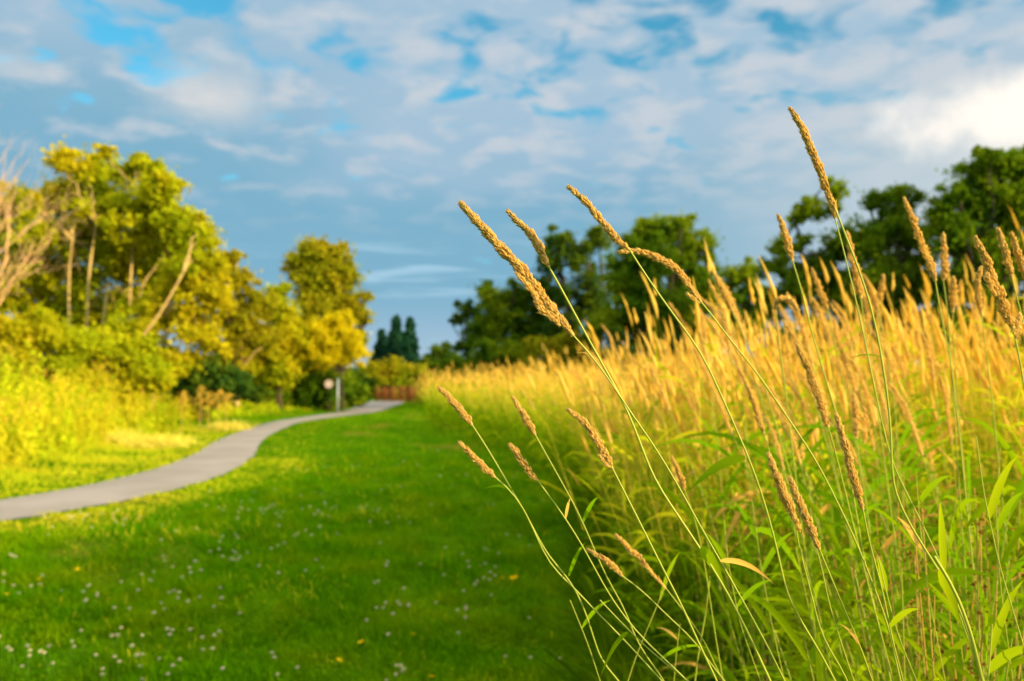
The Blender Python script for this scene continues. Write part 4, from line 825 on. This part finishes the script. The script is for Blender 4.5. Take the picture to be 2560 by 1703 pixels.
# dead tree with bare orange branches at the far left
org = np.array((*P(-70, 960, 20)[:2], float(gz(P(-70, 960, 20)[0], 20))))
e = thing('dead_tree', 'leafless sunlit orange branched tree reaching in at the left edge', 'dead tree', tuple(org)); tb = MB(); bb = MB()
rng = np.random.default_rng(77)
def grow(p, d, L, r, lvl):
    d = d/np.linalg.norm(d); q = p+d*L; pts = limb(tb if lvl < 1 else bb, p, q, r, r*.55, .12, 7, 5)
    if lvl >= 5: return
    for k_ in range(3 if lvl < 3 else 2):
        s_ = pts[rng.integers(3, 7)]; nd = d+rng.normal(0, .42, 3)+np.array((.05, 0, .10)); grow(s_, nd, L*rng.uniform(.6, .85), r*rng.uniform(.45, .62), lvl+1)
for (dx_, dz_, L_) in ((.45, 1.3, 3.2), (.12, 1.6, 3.5), (.75, 1.0, 2.6), (.3, 1.6, 3.0), (.65, .9, 1.8)):
    grow(np.array((.0, 0, 1.9)), np.array((dx_, rng.normal(0, .25), dz_)), L_*.62, .026, 1)
V, F = tube([(0, 0, -.1), (.02, 0, 1.0), (0, 0, 2.0)], [.10, .08, .06], 8); tb.add(V, F)
obj('trunk', tb.build('trunk', [M['bark_dead']], smooth=True), e); obj('branches', bb.build('branches', [M['bark_dead']], smooth=True), e)

# dock and straw tufts on the left bank
for i_, (sx, sy, lb) in enumerate(((455, 985, 'orange dock spike, leftmost on the crest of the bank'), (500, 975, 'tall orange dock spike left of centre on the bank crest'), (520, 985, 'orange dock spike in the middle of the bank crest'), (545, 990, 'rusty dock spike right of the middle of the bank crest'), (565, 985, 'rightmost rusty dock spike on the bank crest'))):
    yd = 24; p = P(sx, sy, yd); z0 = float(gz(p[0], yd)); e = thing('dock_plant', lb, 'dock', (p[0], yd, z0), 'rusty dock plants on the bank'); h = p[2]+.12-z0+rng.uniform(-.25, .1)
    mt = MB(); V, F = tube([(0, 0, 0), (.02, 0, h*.6), (0, 0, h)], .012, 5); mt.add(V, F); obj('stalk', mt.build('stalk', [M['sheath']]), e)
    ms = MB(); u_ = rng.random(110); c_ = np.stack((rng.normal(0, 1, 110)*.17*(1-u_)**.7+.10*u_-.03, rng.normal(0, .10, 110), h*(.62+.45*u_)), -1); V, F = leaf_quads(c_, .035, 1.6); ms.add(V, F); obj('seed_cluster', ms.build('seeds', [M['weedtop']]), e)['kind'] = 'stuff'
for lb, sx, sy in (('pale straw tuft, left one on the verge', 280, 1075), ('pale straw tuft, middle one on the verge', 345, 1055), ('pale straw tuft, right one of three together', 415, 1045), ('small pale straw tuft where the verge meets the shade', 575, 1035)):
    yd = 19 if sx < 500 else 26; p = P(sx, sy, yd); z0 = float(gz(p[0], yd)); mb = MB(); N = 420; a = rng.uniform(0, 6.28, N); l_ = rng.uniform(.2, 1.1, N)
    dr = np.stack((np.cos(a)*l_-.2, np.sin(a)*l_, np.ones(N)), -1); dr /= np.linalg.norm(dr, axis=1)[:, None]
    add_blades(mb, np.stack((rng.normal(0, .28, N), rng.normal(0, .25, N), np.zeros(N)), -1), dr, rng.uniform(.35, .75, N), .012, .45, segs=4)
    tag(obj('straw_tuft', mb.build('straw_tuft', [M['straw']]), loc=(p[0], yd, z0)), lb, 'dry grass', 'pale straw tufts on the left verge')

# ------------------------------------------------------------------ signs and railings
def box(mb, c, s, mi=0):
    c = np.asarray(c, float); s = np.asarray(s, float)/2; k_ = np.array([(-1, -1, -1), (1, -1, -1), (1, 1, -1), (-1, 1, -1), (-1, -1, 1), (1, -1, 1), (1, 1, 1), (-1, 1, 1)])
    mb.add(c+k_*s, [[0, 3, 2, 1], [4, 5, 6, 7], [0, 1, 5, 4], [1, 2, 6, 5], [2, 3, 7, 6], [3, 0, 4, 7]], mi)
p = P(822, 1025, 43); e = thing('round_sign', 'small round whitish sign with a red rim on a thin brown post', 'sign', (p[0], 43, float(gz(p[0], 43))))
mb = MB(); V, F = tube([(0, 0, -.1), (0, 0, .8), (0, 0, 1.58)], .03, 8); mb.add(V, F); obj('post', mb.build('post', [M['bark']]), e)
def disc(r, y0, y1, z, n=24, rin=0):
    a = np.linspace(0, 2*np.pi, n, endpoint=False); o = np.stack((np.cos(a)*r, np.zeros(n), np.sin(a)*r), -1); mb = MB()
    if rin:
        i_ = o*(rin/r); V = np.concatenate((o+(0, y0, z), i_+(0, y0, z), o+(0, y1, z), i_+(0, y1, z))); k_ = np.arange(n); k2 = (k_+1) % n
        F = np.concatenate((np.stack((k_, k2, k2+n, k_+n), -1), np.stack((k_, k_+2*n, k2+2*n, k2), -1), np.stack((k_+n, k2+n, k2+3*n, k_+3*n), -1))); mb.add(V, F)
    else:
        V = np.concatenate((o+(0, y0, z), o+(0, y1, z), [(0, y0, z), (0, y1, z)])); k_ = np.arange(n); k2 = (k_+1) % n
        mb.add(V, np.concatenate((np.stack((np.full(n, 2*n), k2, k_), -1), np.stack((np.full(n, 2*n+1), k_+n, k2+n), -1)))); mb.add(V, np.stack((k_, k2, k2+n, k_+n), -1))
    return mb
obj('sign_face', disc(.19, -.062, -.040, 1.40).build('sign_face', [M['signface']]), e)
obj('sign_rim', disc(.225, -.070, -.036, 1.40, rin=.19).build('sign_rim', [M['signring']]), e)
p = P(844, 1033, 39.5); e = thing('marker_post', 'pale grey green square post standing at the path edge right of the round sign', 'post', (p[0], 39.5, float(gz(p[0], 39.5))))
mb = MB(); box(mb, (0, 0, .8), (.085, .085, 1.6)); obj('post', mb.build('post', [M['metal']]), e)
mb = MB(); box(mb, (0, 0, 1.63), (.11, .11, .05)); obj('cap', mb.build('cap', [M['metal']]), e)
def railing(label, a, b, h=1.15):
    a = np.array(a, float); b = np.array(b, float); L = np.linalg.norm(b-a); e = thing('railing', label, 'railing', (a[0], a[1], -.02), 'rusty railings where the path ends')
    e.rotation_euler = (0, 0, math.atan2(b[1]-a[1], b[0]-a[0])); n = int(L/1.2)+1
    for k_ in range(n+1):
        mb = MB(); box(mb, (L*k_/n, 0, h/2), (.10, .10, h+.1)); obj('post', mb.build('post', [M['rust']]), e)
    for z in (h-.03, .14):
        mb = MB(); box(mb, (L/2, -.06, z), (L+.1, .06, .10)); obj('rail', mb.build('rail', [M['rust']]), e)
    m_ = int(L/.13)
    mb = MB()
    for k_ in range(m_): box(mb, (L*(k_+.5)/m_, .0, h*.53), (.045, .03, h*.72))
    tag(obj('balusters', mb.build('balusters', [M['rust']]), e), kind='stuff')
A = P(941, 1000, 69); B = P(1022, 1000, 66.5); D_ = P(1064, 1000, 60)
railing('long rusty red railing facing the end of the path', (A[0], A[1]), (B[0], B[1]), 1.2)
railing('short darker rusty railing running forward at the right of the path end', (B[0]+.1, B[1]-.15), (D_[0], D_[1]), 1.2)
